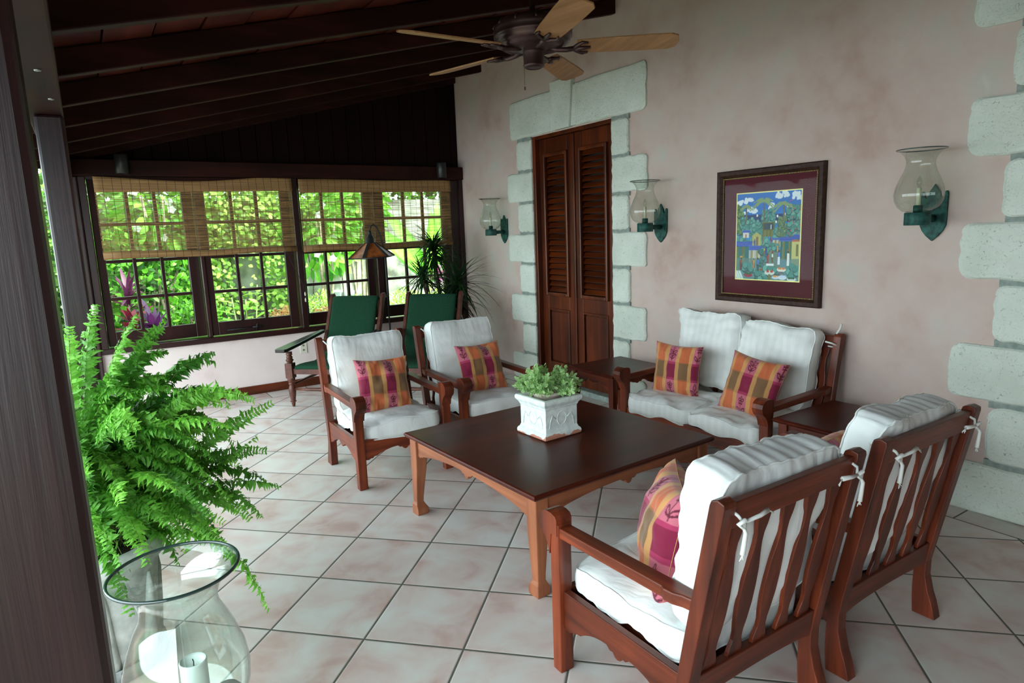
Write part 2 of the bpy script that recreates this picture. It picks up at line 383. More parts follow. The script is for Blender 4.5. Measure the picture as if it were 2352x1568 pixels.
# back wall with the doorway
DX0, DX1, DZ = -5.19, -4.07, 2.345
mb = MB()
mb.box(-6.9, DX0, WY, 3.95, 0, 5.2); mb.box(DX1, 1.6, WY, 3.95, 0, 5.2); mb.box(DX0, DX1, WY, 3.95, DZ, 5.2)
struct('wall_back', mb, M['pink'])
# unseen wall added behind the camera's right shoulder to darken the floor
struct('light_block_right', MB().box(1.6, 1.8, -.33, 3.95, 0, 5.2), M['pink'])
struct('light_block_front', MB().box(.45, 1.6, -.33, -.13, 0, 3.0), M['pink'])  # unseen wall segment added to keep skylight off the right floor
# stones around the door and at the right end of the wall
def stone_outline(x0, x1, z0, z1, rnd, seed, jag=.006, r=.035, corners=(1,1,1,1)):
    # corners bl br tr tl rounded
    rr = random.Random(seed); pts = []
    cs = [(x0, z0, PI, corners[0]), (x1, z0, 1.5*PI, corners[1]), (x1, z1, 0, corners[2]), (x0, z1, .5*PI, corners[3])]
    for i, (cx, cz, a0, on) in enumerate(cs):
        R = r*on*rr.uniform(.8, 1.3) if on else .001
        ccx = cx+R if i in (0, 3) else cx-R; ccz = cz+R if i in (0, 1) else cz-R
        for k in range(5):
            a = a0+k/4*PI/2; pts.append((ccx+R*math.cos(a), ccz+R*math.sin(a)))
        # along next edge
        nx, nz, _, _ = cs[(i+1) % 4]
        for t in (.2, .35, .5, .65, .8):
            px, pz = cx+(nx-cx)*t, cz+(nz-cz)*t
            if i % 2 == 0: pz += rr.uniform(-jag, jag)
            else: px += rr.uniform(-jag, jag)
            pts.append((px, pz))
    return pts
def stone(parent, x0, x1, z0, z1, seed, corners=(1,1,1,1), d=.028, name='quoin_stone', r=.035):
    pts = stone_outline(x0, x1, z0, z1, 0, seed, corners=corners, r=r)
    rr = random.Random(seed+99)
    mb = MB(); n = len(pts); cx, cz = (x0+x1)/2, (z0+z1)/2
    # rings: wall plane, full depth edge, slightly inset front with uneven face
    def ring(s, y): return [(cx+(p[0]-cx)*s, y, cz+(p[1]-cz)*s) for p in pts]
    w = min(x1-x0, z1-z0)
    vs = ring(1, WY+.01)+ring(1, WY-d*.55)+ring(1-.018/w, WY-d*.9)+ring(1-.05/w, WY-d)
    fs = []
    for k in range(3):
        fs += [(k*n+i, k*n+(i+1) % n, (k+1)*n+(i+1) % n, (k+1)*n+i) for i in range(n)]
    fs.append(tuple(range(3*n, 4*n)))
    mb.add(vs, fs)
    return mb.build(name, M['stone'], parent)
courses = [0, .272, .575, .872, 1.168, 1.462, 1.752, 2.045, 2.335]
surround = struct_empty('trim_1'); rightq = struct_empty('trim_2')
mL = MB(); 
for i in range(8):
    z0, z1 = courses[i]+.012, courses[i+1]-.012
    wide = i % 2 == 0
    if i == 0: z0 = 0
    a = -5.615 if wide else -5.425; b = -3.685 if wide else -3.868
    ja, jb = random.uniform(-.015, .015), random.uniform(-.012, .012)
    stone(surround, a+ja, DX0, z0, z1, 10+i, (1, 0, 0, 1))
    stone(surround, DX1, b+jb, z0, z1, 40+i, (0, 1, 1, 0))
# lintel of two blocks and a smooth keystone
stone(surround, -5.54, -4.86, 2.352, 2.70, 61, (1, 0, 0, 1))
stone(surround, -4.52, -3.69, 2.352, 2.70, 62, (0, 1, 1, 0))
mb = MB().prism([(-4.80, 2.352), (-4.58, 2.352), (-4.535, 2.76), (-4.845, 2.76)], WY-.045, WY+.01, 'y')
mb.box(-4.9, -4.5, WY-.022, WY+.01, 2.36, 2.69)
mb.build('keystone', M['stone'], surround, bevel=.006)
mm = MB()
for i in range(1, 9):
    z = courses[i]
    mm.box(-5.42, DX0, WY-.016, WY+.01, z-.02, z+.02); mm.box(DX1, -3.87, WY-.016, WY+.01, z-.02, z+.02)
mm.build('mortar', M['mortar'], surround)
rc = courses+[2.62+.08]
for i in range(9):
    z0, z1 = rc[i]+.012, rc[i+1]-.012
    if i == 0: z0 = 0
    wide = i % 2 == 0
    stone(rightq, (-1.527 if wide else -1.35)+random.uniform(-.01, .01), -.72 if wide else -.9, z0, z1, 80+i, (1, 1, 1, 1), r=.05)
stone(rightq, -1.35, -.9, 2.71, 3.0, 95, r=.05); stone(rightq, -1.527, -.72, 3.02, 3.3, 96, r=.05)
mm = MB()
for i in range(1, 9): mm.box(-1.34, -.92, WY-.016, WY+.01, rc[i]-.02, rc[i]+.02)
mm.build('mortar', M['mortar'], rightq)

# window wall: low plaster wall, planked gable above the beam
WB = .555
mb = MB().box(-6.84, WX, -.13, WY, 0, WB)
struct('wall_left', mb, M['pinklow'])
gable = struct_empty('wall_left')
mb = MB(); y = -.13; k = 0
while y < WY-.01:
    y1 = min(y+.148, WY)
    off = .004 if k % 2 else 0
    mb.prism([(y+.003, 2.2), (y1-.003, 2.2), (y1-.003, zr(y1)+.13), (y+.003, zr(y)+.13)], -6.70, -6.655+off, 'x')
    y = y1; k += 1
mb.box(-6.74, -6.69, -.13, WY, 2.1, 3.35)
mb.build('plank_cladding', M['panel'], gable, bevel=.003)
struct('trim_3', MB().box(-6.80, -6.545, -.15, WY, 2.068, 2.205), M['beam_y'], bevel=.008)
struct('baseboard_left', MB().box(WX, WX+.022, .05, WY, 0, .085), M['door_y'], bevel=.005)
# ceiling: boards and rafters
ceil = struct_empty('ceiling')
mb = MB(); y = -1.0; k = 0
T = .108
while y < 3.64:
    y1 = min(y+.195, 3.655); off = .006*(k % 2)
    mb.add([(x, yy, zr(yy)+T+dz+off) for dz in (0, .03) for x, yy in ((-7.2, y+.004), (1.8, y+.004), (1.8, y1-.004), (-7.2, y1-.004))],
           [(0,1,2,3),(7,6,5,4),(0,4,5,1),(1,5,6,2),(2,6,7,3),(3,7,4,0)])
    y = y1; k += 1
mb.build('ceiling_boards', M['ceil'], ceil)
mb = MB(); mb.add([(x, yy, zr(yy)+T+dz) for dz in (.045, .11) for x, yy in ((-7.3, -1.05), (1.85, -1.05), (1.85, 3.95), (-7.3, 3.95))], [(0,1,2,3),(7,6,5,4),(0,4,5,1),(1,5,6,2),(2,6,7,3),(3,7,4,0)])
mb.build('roof_deck', M['panel'], ceil)
xs = [-6.62+0*.68]+[-6.06+.6775*i for i in range(12)]
for x in xs:
    w = .055
    mb = MB().prism([(-.85, zr(-.85)), (3.66, zr(3.66)), (3.66, zr(3.66)+T), (-.85, zr(-.85)+T)], x-w, x, 'x')
    mb.build('rafter', M['beam_y'], ceil, bevel=.006)
# eave beam and posts
struct('trim_4', MB().box(-6.6, 1.6, -.128, .002, 2.05, 2.175), M['beam_x'], bevel=.008)
def post(name, x0, x1, y0, y1, label, top=2.05, chamfer=.012):
    o = MB().box(x0, x1, y0, y1, 0, top).build(name, M['post_z'], bevel=chamfer)
    return tag(o, label, 'post', 'veranda posts')
post('wooden_post', -1.11, -1.0, -.19, -.037, 'dark polished wooden post nearest the camera, filling the left edge of the photo')
fp = post('wooden_post', -3.60, -3.46, -.106, -.0, 'middle dark wooden post rising behind the fern, with a small metal hook')
mb = MB().tube([(-3.455, -.03, 1.045), (-3.447, -.03, 1.06), (-3.442, -.03, 1.085), (-3.452, -.03, 1.105)], .0035).tube([(-3.458, -.03, 1.045), (-3.444, -.03, 1.03), (-3.438, -.03, 1.01), (-3.445, -.03, 1.0)], .003)
mb.build('hook', M['steel'], fp)
cp = post('wooden_post', -6.70, -6.575, -.13, .03, 'far dark wooden corner post beside the window wall, mostly behind the fern', top=2.07)
# little bolts under the eave beam
bo = bpy.data.objects['trim_4']
for x, y in ((-2.62, -.05), (-2.35, -.09), (-3.1, -.03)):
    MB().lathe([(.011, 0), (.009, -.004), (.0, -.006)], 12).build('bolt_head', M['steel'], bo, loc=(x, y, 2.05))
mb = MB()
mb.lathe([(.0, 0), (.022, .004), (.03, .016), (.03, .07), (.024, .084), (0, .09)], 16, M=Matrix.Rotation(0, 4, 'X'))
sens = mb.build('outdoor_socket', M['white'], loc=(-6.555, .018, .915)); tag(sens, 'small cream electrical fitting on the corner post left of the windows', 'socket')
# ------------------------------------------------ windows
def window(n, y0, y1, sl, sr, open_deg, zb=.615, zt=2.06):
    w = struct_empty('window_%d' % n)
    hx = -6.70
    Mx = Matrix.Translation((hx, y0, 0)) @ Matrix.Rotation(math.radians(open_deg), 4, 'Z')
    W = y1-y0; mb = MB(); d = .042
    gl0, gl1, gz0, gz1 = sl, W-sr, zb+.125, zt-.07
    mb.box(0, d, 0, gl0, zb, zt, Mx); mb.box(0, d, gl1, W, zb, zt, Mx)
    mb.box(.001, d-.001, gl0-.001, gl1+.001, zb, gz0, Mx); mb.box(.001, d-.001, gl0-.001, gl1+.001, gz1, zt, Mx)
    c = mb.build('casement', M['win_z'], w, bevel=.005)
    mb = MB(); g = .0145
    for k in (1, 2):
        yy = gl0+(gl1-gl0)*k/3; mb.box(.006, d-.004, yy-g, yy+g, gz0, gz1, Mx)
    for zz in (1.027, 1.352, 1.67):
        mb.box(.008, d-.006, gl0, gl1, zz-g, zz+g, Mx)
    mb.build('muntins', M['win_y'], c, bevel=.004)
    MB().box(.018, .021, gl0-.005, gl1+.005, gz0-.005, gz1+.005, Mx).build('pane', M['glass'], c)
    return w, c
w1, c1 = window(1, .09, .895, .06, .09, 5.5)
w2, c2 = window(2, .935, 1.752, .055, .09, 0)
w3, c3 = window(3, 1.822, 2.60, .03, .085, 3.0)
w4, c4 = window(4, 2.672, 3.49, .055, .075, 0)
mb = MB().tube([(-6.645, 1.06, .655), (-6.64, 1.36, .662)], .006).tube([(-6.655, 1.33, .625), (-6.63, 1.33, .66), (-6.62, 1.33, .69)], .008).tube([(-6.64, 1.29, .66), (-6.635, 1.39, .668)], .009)
mb.build('window_stay', M['black'], c2)
# fixed frame of the window band: sill, jambs, posts, mullions, head
fr = struct_empty('trim_5')
MB().box(-6.80, -6.60, -.0, WY, WB, WB+.052).build('window_sill', M['win_y'], fr, bevel=.008)
MB().box(-6.76, -6.62, .0, WY, 2.045, 2.075).build('window_head', M['win_y'], fr)
for y0, y1, x1 in ((.028, .088, -6.60), (.897, .934, -6.635), (1.757, 1.818, -6.575), (2.606, 2.668, -6.635), (3.495, 3.65, -6.60)):
    MB().box(-6.77, x1, y0, y1, WB+.05, 2.07).build('window_post', M['win_z'], fr, bevel=.007)
MB().box(-6.62, -6.57, 3.60, 3.65, 0, 2.07).build('corner_post', M['win_z'], fr, bevel=.005)
# ------------------------------------------------ blinds
def blind(y0, y1, zt, zl, zr_, label, sag):
    t = thing('bamboo_blind', label, 'blind', group='bamboo roman blinds')
    n = 40; xb = -6.545
    def sheet(za, zbL, zbR, x, wob):
        mb = MB(); vs = []; fs = []
        for i in range(n+1):
            u = i/n; yy = y0+(y1-y0)*u
            top = za - sag*math.sin(PI*min(1, u*1.25))*.6 + .004*math.sin(u*9)
            bot = zbL+(zbR-zbL)*u
            for j in range(7):
                v = j/6; z = top+(bot-top)*v
                vs.append((x+wob*math.sin(u*7+v*2)*v, yy, z))
        for i in range(n):
            for j in range(6):
                a = i*7+j; fs.append((a, a+1, a+8, a+7))
        return mb.add(vs, fs, True)
    s = sheet(zt-.01, zl+.03, zr_+.03, xb-.012, .004).build('weave', M['blind'], t)
    v = sheet(zt, zt-.128, zt-.118, xb+.006, .008).build('valance', M['blindsolid'], t)
    mo = v.modifiers.new('s', 'SOLIDIFY'); mo.thickness = .006
    mb = MB(); vs = []; 
    mb.tube([(xb-.006, y0+.0+(y1-y0)*i/12, zl+(zr_-zl)*i/12+.006*math.sin(i*.8)) for i in range(13)], [.034-.012*(i/12)*.6 for i in range(13)], 12)
    mb.build('rolled_hem', M['blindsolid'], t)
    MB().box(xb-.03, xb-.02, y0, y1, zt-.03, zt).build('headrail', M['beam_y'], t)
    return t
b1 = blind(.14, 1.756, 2.062, 1.405, 1.395, 'left bamboo blind half lowered over the two left windows, sagging at the top', .05)
b2 = blind(1.822, 3.475, 2.056, 1.388, 1.385, 'right bamboo blind half lowered over the two right windows, behind the lamp', .0)
MB().tube([(-6.50, 1.49, 1.72), (-6.49, 1.60, 1.50), (-6.485, 1.68, 1.25), (-6.50, 1.77, 1.05), (-6.51, 1.79, .93), (-6.515, 1.8, .80)], .0022, 5).build('pull_cord', M['black'], b1)
MB().lathe([(0, 0), (.006, .004), (.008, .02), (.004, .04), (0, .045)], 8).build('cord_tassel', M['white'], b1, loc=(-6.51, 1.785, .93))
MB().lathe([(0, 0), (.006, .004), (.008, .02), (.004, .04), (0, .045)], 8).build('cord_tassel', M['white'], b1, loc=(-6.51, 1.785, .87))
# spotlights on the beam
def spot(y, label):
    t = thing('spotlight', label, 'spotlight', (-6.50, y, 2.16), group='beam spotlights')
    MB().lathe([(.0, .085), (.048, .083), (.052, .07), (.052, -.075), (.047, -.08), (.044, -.06), (0, -.055)], 20).build('housing', M['fanblk'], t)
    MB().box(-.055, -.03, -.02, .02, -.03, .03).build('bracket', M['fanblk'], t)
spot(.36, 'dark cylindrical spotlight on the beam above the leftmost window')
spot(3.36, 'dark cylindrical spotlight on the beam near the pink wall')
# outlets
M['socketdark'] = flat('socket_grey', (120,118,104), rough=.5)
def outlet(loc, rot, label, plug=False):
    t = thing('wall_outlet', label, 'outlet', loc, rot, 'wall outlets')
    MB().box(-.036, .036, -.008, 0, -.058, .058).build('cover_plate', M['white'], t, bevel=.004)
    for z in (.022, -.024):
        MB().prism([(.012*math.cos(q*PI/6), z+.0105*math.sin(q*PI/6)) for q in range(12)], -.0095, -.007, 'y').build('socket', M['socketdark'], t)
    if plug: MB().lathe([(.014, 0), (.013, .02), (.006, .03)], 12, M=Matrix.Translation((0, -.008, -.025)) @ Matrix.Rotation(PI/2, 4, 'X')).tube([(0, -.035, -.025), (0, -.05, -.05), (-.01, -.04, -.2), (-.05, -.02, -.32)], .004).build('plug', M['black'], t)
outlet((-6.10, WY, .335), 0, 'cream outlet with black plug on the pink wall behind the chairs', True)
outlet((WX, 1.755, .40), PI/2, 'cream outlet on the low wall under the windows, plaster stain around it')

# ------------------------------------------------ double louvred door
door = struct_empty('door_1')
mb = MB(); yd = WY+.0
mb.box(DX0, DX0+.045, WY-.005, WY+.12, .05, DZ); mb.box(DX1-.03, DX1, WY-.005, WY+.12, .05, DZ); mb.box(DX0, DX1, WY+.0, WY+.12, DZ-.03, DZ)
mb.build('door_frame', M['door_z'], door, bevel=.005)
MB().box(DX0, DX1, WY-.03, WY+.12, 0, .05).build('threshold', M['mortar'], door, bevel=.006)
def leaf(xa, xb, knob):
    t = MB(); y0, y1 = WY+.045, WY+.085
    sw = .095; zl0, zl1, zp0, zp1 = .90, 2.15, .22, .745
    t.box(xa, xa+sw, y0, y1, .052, DZ-.032); t.box(xb-sw, xb, y0, y1, .052, DZ-.032)
    for za, zb in ((.052, zp0), (zp1, zl0), (zl1, DZ-.032)): t.box(xa+sw, xb-sw, y0+.001, y1-.001, za, zb)
    lf = t.build('door_leaf', M['door_z'], door, bevel=.004)
    m1 = MB()     # raised moulding round the louvres
    for a, b, c, d in ((xa+sw-.018, xa+sw+.012, zl0-.03, zl1+.03), (xb-sw-.012, xb-sw+.018, zl0-.03, zl1+.03)): m1.box(a, b, y0-.028, y0+.004, c, d)
    m1.box(xa+sw+.012, xb-sw-.012, y0-.028, y0+.004, zl0-.03, zl0+.004); m1.box(xa+sw+.012, xb-sw-.012, y0-.028, y0+.004, zl1-.004, zl1+.03)
    m1.build('moulding', M['door_z'], lf, bevel=.008)
    m2 = MB(); z = zl0+.01; n = 0
    while z < zl1-.02:
        R = Matrix.Translation((0, (y0+y1)/2, z+.02)) @ Matrix.Rotation(math.radians(52), 4, 'X')
        m2.box(xa+sw, xb-sw, -.026, .026, -.0045, .0045, R); z += .0545
    m2.build('louvres', M['door_x'], lf, bevel=.002)
    m3 = MB(); px0, px1 = xa+sw, xb-sw
    m3.box(px0, px1, y0+.018, y0+.024, zp0, zp1)
    m3.prism([(px0+.03, zp0+.03), (px1-.03, zp0+.03), (px1-.03, zp1-.03), (px0+.03, zp1-.03)], y0+.004, y0+.02, 'y')
    for a, b, c, d in ((px0, px0+.014, zp0, zp1), (px1-.014, px1, zp0, zp1), (px0+.014, px1-.014, zp0, zp0+.014), (px0+.014, px1-.014, zp1-.014, zp1)): m3.box(a, b, y0-.008, y0+.01, c, d)
    m3.build('door_panel', M['door_z'], lf, bevel=.006)
leaf(DX0+.046, -4.634, 1); leaf(-4.630, DX1-.031, 0)
MB().box(-4.65, -4.615, WY+.03, WY+.046, .055, DZ-.035).build('astragal', M['door_z'], door, bevel=.004)
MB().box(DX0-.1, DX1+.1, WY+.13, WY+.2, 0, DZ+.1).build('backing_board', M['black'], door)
# ============================================================ SEATING
def scallop(L, zt, z_end, z_mid, pend, n=1):
    # apron outline (u along length, z): straight top, shaped lower edge
    P = [(0, zt), (0, z_end)]
    P += [(.03, z_end-.004), (.045, z_end+.004), (.055, z_end+.002), (.065, z_end+.012), (.085, z_end+.014)]
    k = 9; a0, a1 = .085, L/2-.05
    for i in range(1, k+1):
        t = i/k; P.append((a0+(a1-a0)*t, z_end+.014+(z_mid-z_end-.014)*math.sin(PI/2*t)**.8))
    P += [(L/2-.035, z_mid-.012), (L/2-.022, z_mid-.010), (L/2-.012, pend+.004), (L/2, pend)]
    P2 = [(L-u, z) for u, z in reversed(P[:-1])]
    return P+P2
# local frame: front = +x, floor z=0, depth x -.31..+.31, outer width 2*hw in y
def rear_edge(z):  # (front edge x, rear edge x) of the back post
    K = [(0, -.236, -.318), (.05, -.232, -.307), (.1, -.230, -.289), (.16, -.231, -.275), (.22, -.236, -.275), (.3, -.246, -.29), (.45, -.274, -.319), (.84, -.35, -.396)]
    for (a, f0, r0), (b, f1, r1) in zip(K, K[1:]):
        if z <= b: t = (z-a)/(b-a); return f0+(f1-f0)*t, r0+(r1-r0)*t
    return K[-1][1:]
def make_seat_frame(name, hw, label, cat, group=None, nslat=5, ties=False):
    t = thing(name, label, cat, group=group)
    lw = .046
    for s in (-1, 1):
        y0, y1 = (-hw, -hw+lw) if s < 0 else (hw-lw, hw)
        # front leg with scrolled head
        pts = [(.264, 0), (.31, 0), (.31, .54), (.264, .54)]
        kn = [(.268, .50), (.268, .556), (.276, .568), (.296, .574), (.322, .575), (.344, .568), (.360, .552), (.366, .53), (.362, .508), (.350, .492), (.334, .480), (.323, .464), (.317, .446), (.312, .425), (.3105, .425), (.30, .50)]
        MB().prism(kn[::-1], y0-.009, y1+.009, 'y').build('arm_knob', M['red_z'], t, bevel=.006, seg=3)
        MB().prism(pts, y0-.004, y1+.006 if s > 0 else y1+.004, 'y').build('front_leg', M['red_z'], t, bevel=.005)
        zs = [0, .03, .06, .1, .13, .16, .19, .22, .26, .3, .38, .45, .55, .65, .75, .825]
        pf = [(rear_edge(z)[0], z) for z in zs]+[(-.352, .838), (-.372, .845), (-.392, .838)]; pr = [(rear_edge(z)[1], z) for z in reversed(zs)]
        MB().prism(list(reversed(pf+pr)), y0, y1, 'y').build('rear_leg', M['red_z'], t, bevel=.004)
        # arm: flat board with waisted jog near the back
        yo = s*hw; sg = -s
        pl = [(.27, 0), (.27, .052), (-.24, .052), (-.31, .05), (-.31, .010), (-.262, .004), (-.235, -.006), (-.205, -.008), (-.19, .0)]
        pl = [(x, yo+sg*v) for x, v in pl]
        vs = []; fs = []
        def az(x): return .492+(.27-x)/.58*.016
        n = len(pl)
        for dz in (-.0, .036):
            vs += [(x, y, az(x)+dz) for x, y in pl]
        fs = [tuple(range(n)), tuple(reversed(range(n, 2*n)))]+[(i, i+n, (i+1) % n+n, (i+1) % n) for i in range(n)]
        MB().add(vs, fs).build('arm', M['red_x'], t, bevel=.005)
        # side rail
        MB().prism([(u-.262, z) for u, z in scallop(.528, .3, .165, .222, .196)], y0+.008, y0+.034, 'y').build('side_rail', M['red_x'], t, bevel=.003)
    W = 2*hw-2*lw+.01
    MB().prism([(u-W/2, z) for u, z in scallop(W, .3, .178, .224, .196)], .272, .298, 'x').build('front_rail', M['red_y'], t, bevel=.003)
    # back rails follow the rake
    def slab(z0, z1, th, name, arched=False):
        f0, r0 = rear_edge(z0); f1, r1 = rear_edge(z1)
        m0, m1 = (f0+r0)/2, (f1+r1)/2; vs = []; fs = []; K = 12
        for k in range(K+1):
            y = -W/2+W*k/K; zb = z0
            if arched: zb = z0+.022*math.sin(PI*k/K)**.5
            mb_ = m0+(m1-m0)*(zb-z0)/(z1-z0)
            vs += [(mb_-th/2, y, zb), (mb_+th/2, y, zb), (m1+th/2, y, z1), (m1-th/2, y, z1)]
        for k in range(K):
            a = 4*k
            for i in range(4): fs.append((a+i, a+(i+1) % 4, a+4+(i+1) % 4, a+4+i))
        fs += [(3,2,1,0), tuple(4*K+i for i in range(4))]
        return MB().add(vs, fs).build(name, M['red_y'], t, bevel=.004)
    slab(.2, .3, .03, 'lower_back_rail', True); slab(.752, .828, .026, 'top_rail')
    # wavy slats
    prof = [(0, .029), (.05, .029), (.09, .024), (.13, .018), (.18, .018), (.25, .025), (.36, .031), (.48, .031), (.6, .027), (.7, .019), (.78, .014), (.84, .015), (.89, .022), (.94, .026), (1, .026)]
    for k in range(nslat):
        yc = -W/2+W*(k+.5)/nslat; L = []; Rr = []
        for u, w in prof:
            z = .29+(.77-.29)*u; L.append((yc-w, z)); Rr.append((yc+w, z))
        vs = []; fs = []; n = len(prof)
        for y_, z_ in [q for q in L]+[q for q in Rr]:
            f, r = rear_edge(z_); m_ = (f+r)/2
            vs.append((m_-.007, y_, z_)); vs.append((m_+.007, y_, z_))
        for i in range(n-1):
            a, b_ = 2*i, 2*(i+n)
            fs += [(a, a+2, b_+2, b_), (a+1, b_+1, b_+3, a+3), (a, a+1, a+3, a+2), (b_, b_+2, b_+3, b_+1)]
        fs += [(0, 2*n, 2*n+1, 1), (2*n-2, 2*n-1, 4*n-1, 4*n-2)]
        MB().add(vs, fs).build('slat', M['red_z'], t, bevel=.0025)
    MB().box(-.25, .28, -W/2, W/2, .262, .276).build('seat_board', M['red_x'], t)
    return t

def cushion_mesh(w, d, h, seed, n=40, bulge=.22, wr=.006, edge_r=.03, sag=0, ears=0, gather=0):
    # boxed cushion: w along y, d along x, h along z; centred; returns MB and piping path points
    mb = MB(); idx = {}; rr = Vector((seed*3.7, seed*1.3, seed*7.1))
    def P(a, b_, c):  # cube coords -1..1
        key = (round(a, 5), round(b_, 5), round(c, 5))
        if key in idx: return idx[key]
        x, y, z = a*d/2, b_*w/2, c*h/2
        # round the corners in plan
        R = .07; cx, cy = d/2-R, w/2-R
        if abs(x) > cx and abs(y) > cy:
            vx, vy = abs(x)-cx, abs(y)-cy; m_ = max(vx, vy); L_ = math.hypot(vx, vy)
            x = math.copysign(cx+vx/L_*m_, x); y = math.copysign(cy+vy/L_*m_, y)
        e = (1-a**4)*(1-b_**4)
        if ears:   # slack middle, plump corners along the top edge
            x -= ears*max(0, a)**2*(1-b_**4)*(.7+.5*noise.noise(Vector((seed, b_*1.5, 0))))
            x -= ears*.3*min(0, a)*(1-b_*b_); y *= 1-ears*1.2*(1-a*a)
        if gather and a > .4: z += (1 if c > 0 else -1)*gather*math.sin(b_*34+3*noise.noise(Vector((b_*4, seed, 0))))*(a-.4)*(.3+abs(c)) ; x += gather*.8*math.sin(b_*31+seed)*(1 if a > .99 else 0)
        z *= (1+bulge*2*e**.7*(1 if (c > 0 or ears) else .15))
        edge = 1-.06*(1-abs(c))**1 if max(abs(a), abs(b_)) > .99 else 1
        side = max(abs(a), abs(b_))
        if side > .99: # side boxing bows outwards
            x *= 1+.02*(1-c*c); y *= 1+.02*(1-c*c)
        if sag: y -= 0; x += 0
        v = Vector((x, y, z)); nn = noise.noise(v*7+rr)*wr*1.6+noise.noise(Vector((v.x*22, v.y*9, v.z*8))+rr)*wr*.8
        fade = .4+.6*(1-e)
        v += Vector((x/(d/2)*.4 if abs(a) > .99 else 0, y/(w/2)*.4 if abs(b_) > .99 else 0, (1 if c > 0 else -1)*(1 if abs(c) > .99 else 0)))*nn*fade*1.6
        mb.v.append(tuple(v)); idx[key] = len(mb.v)-1; return idx[key]
    m_ = 5
    def lat(k, N_): return -1+2*k/N_
    for c in (-1, 1):
        for i in range(n):
            for j in range(n):
                q = [P(lat(i, n), lat(j, n), c), P(lat(i+1, n), lat(j, n), c), P(lat(i+1, n), lat(j+1, n), c), P(lat(i, n), lat(j+1, n), c)]
                mb.f.append(tuple(q if c > 0 else q[::-1])); mb.sm.append(True)
    for s in (-1, 1):
        for i in range(n):
            for k in range(m_):
                q = [P(s, lat(i, n), lat(k, m_)), P(s, lat(i+1, n), lat(k, m_)), P(s, lat(i+1, n), lat(k+1, m_)), P(s, lat(i, n), lat(k+1, m_))]
                mb.f.append(tuple(q if s > 0 else q[::-1])); mb.sm.append(True)
                q = [P(lat(i, n), s, lat(k, m_)), P(lat(i+1, n), s, lat(k, m_)), P(lat(i+1, n), s, lat(k+1, m_)), P(lat(i, n), s, lat(k+1, m_))]
                mb.f.append(tuple(q if s < 0 else q[::-1])); mb.sm.append(True)
    pipes = []
    for c in (-1, 1):
        ring = [(lat(i, n), -1) for i in range(n)]+[(1, lat(j, n)) for j in range(n)]+[(lat(i, n), 1) for i in range(n, 0, -1)]+[(-1, lat(j, n)) for j in range(n, 0, -1)]
        pipes.append([mb.v[P(a, b_, c)] for a, b_ in ring])
    return mb, pipes
def make_cushion(name, label, w, d, h, seed, group, matc='fabric', **k):
    mb, pipes = cushion_mesh(w, d, h, seed, **k)
    t = mb.build(name, M[matc]); tag(t, label, 'cushion', group)
    for p in pipes:
        MB().tube(p, .0036, 6, closed=True).build('piping', M['fabric' if matc == 'fabric' else matc], t)
    return t
def place(o, Mx):
    o.matrix_world = Mx; return o
def chairM(x, y, rz): return Matrix.Translation((x, y, 0)) @ Matrix.Rotation(rz, 4, 'Z')
RAKE = math.atan2(.105, .54)
def back_cushion_M(y=0, up=.0, lean=0, fwd=0, h=.5, th=.11):
    # cushion local: w along y, d along x (height of back), h along z (thickness)
    base = Vector((-.245-.012+fwd, y, .30))
    a = RAKE+lean
    # x axis of cushion -> up along the rake, z -> forward
    up_v = Vector((-math.sin(a), 0, math.cos(a))); fw = Vector((math.cos(a), 0, math.sin(a))); yv = up_v.cross(fw)*-1
    R = Matrix((( up_v.x, 0, fw.x), (up_v.y, 1, fw.y), (up_v.z, 0, fw.z))).to_4x4()
    if R.determinant() < 0: R = Matrix((( up_v.x, 0, fw.x), (up_v.y, -1, fw.y), (up_v.z, 0, fw.z))).to_4x4()
    c = base+up_v*(.09+up+h/2)+fw*(th/2+.012)
    return Matrix.Translation(c) @ R

HW = .31
cA = (-3.91, 1.52, 0); cB = (-3.92, 2.235, 0); cC = (-1.35, 1.507, PI); cD = (-1.35, 2.235, PI)
chairs = {}
chairs['A'] = make_seat_frame('armchair', HW, 'x', 'armchair', 'slatted mahogany armchairs')
chA = chairs['A']; chA.location = (cA[0], cA[1], 0); chA['label'] = 'mahogany armchair facing right, nearer the fern, left of the coffee table'
dup(chA, (cB[0], cB[1], 0), 0, 'mahogany armchair facing right, behind the first one and nearer the door')
dup(chA, (cC[0], cC[1], 0), PI, 'large mahogany armchair in the foreground seen from behind, nearest the camera')
dup(chA, (cD[0], cD[1], 0), PI, 'mahogany armchair seen from behind, between the foreground chair and the stone quoins')
# love seat against the wall, facing -y
lv = make_seat_frame('loveseat', .567, 'mahogany two-seat bench with white cushions against the pink wall', 'loveseat', nslat=10)
LM = chairM(-2.632, 3.222, -PI/2); lv.location = (-2.632, 3.222, 0); lv.rotation_euler.z = -PI/2

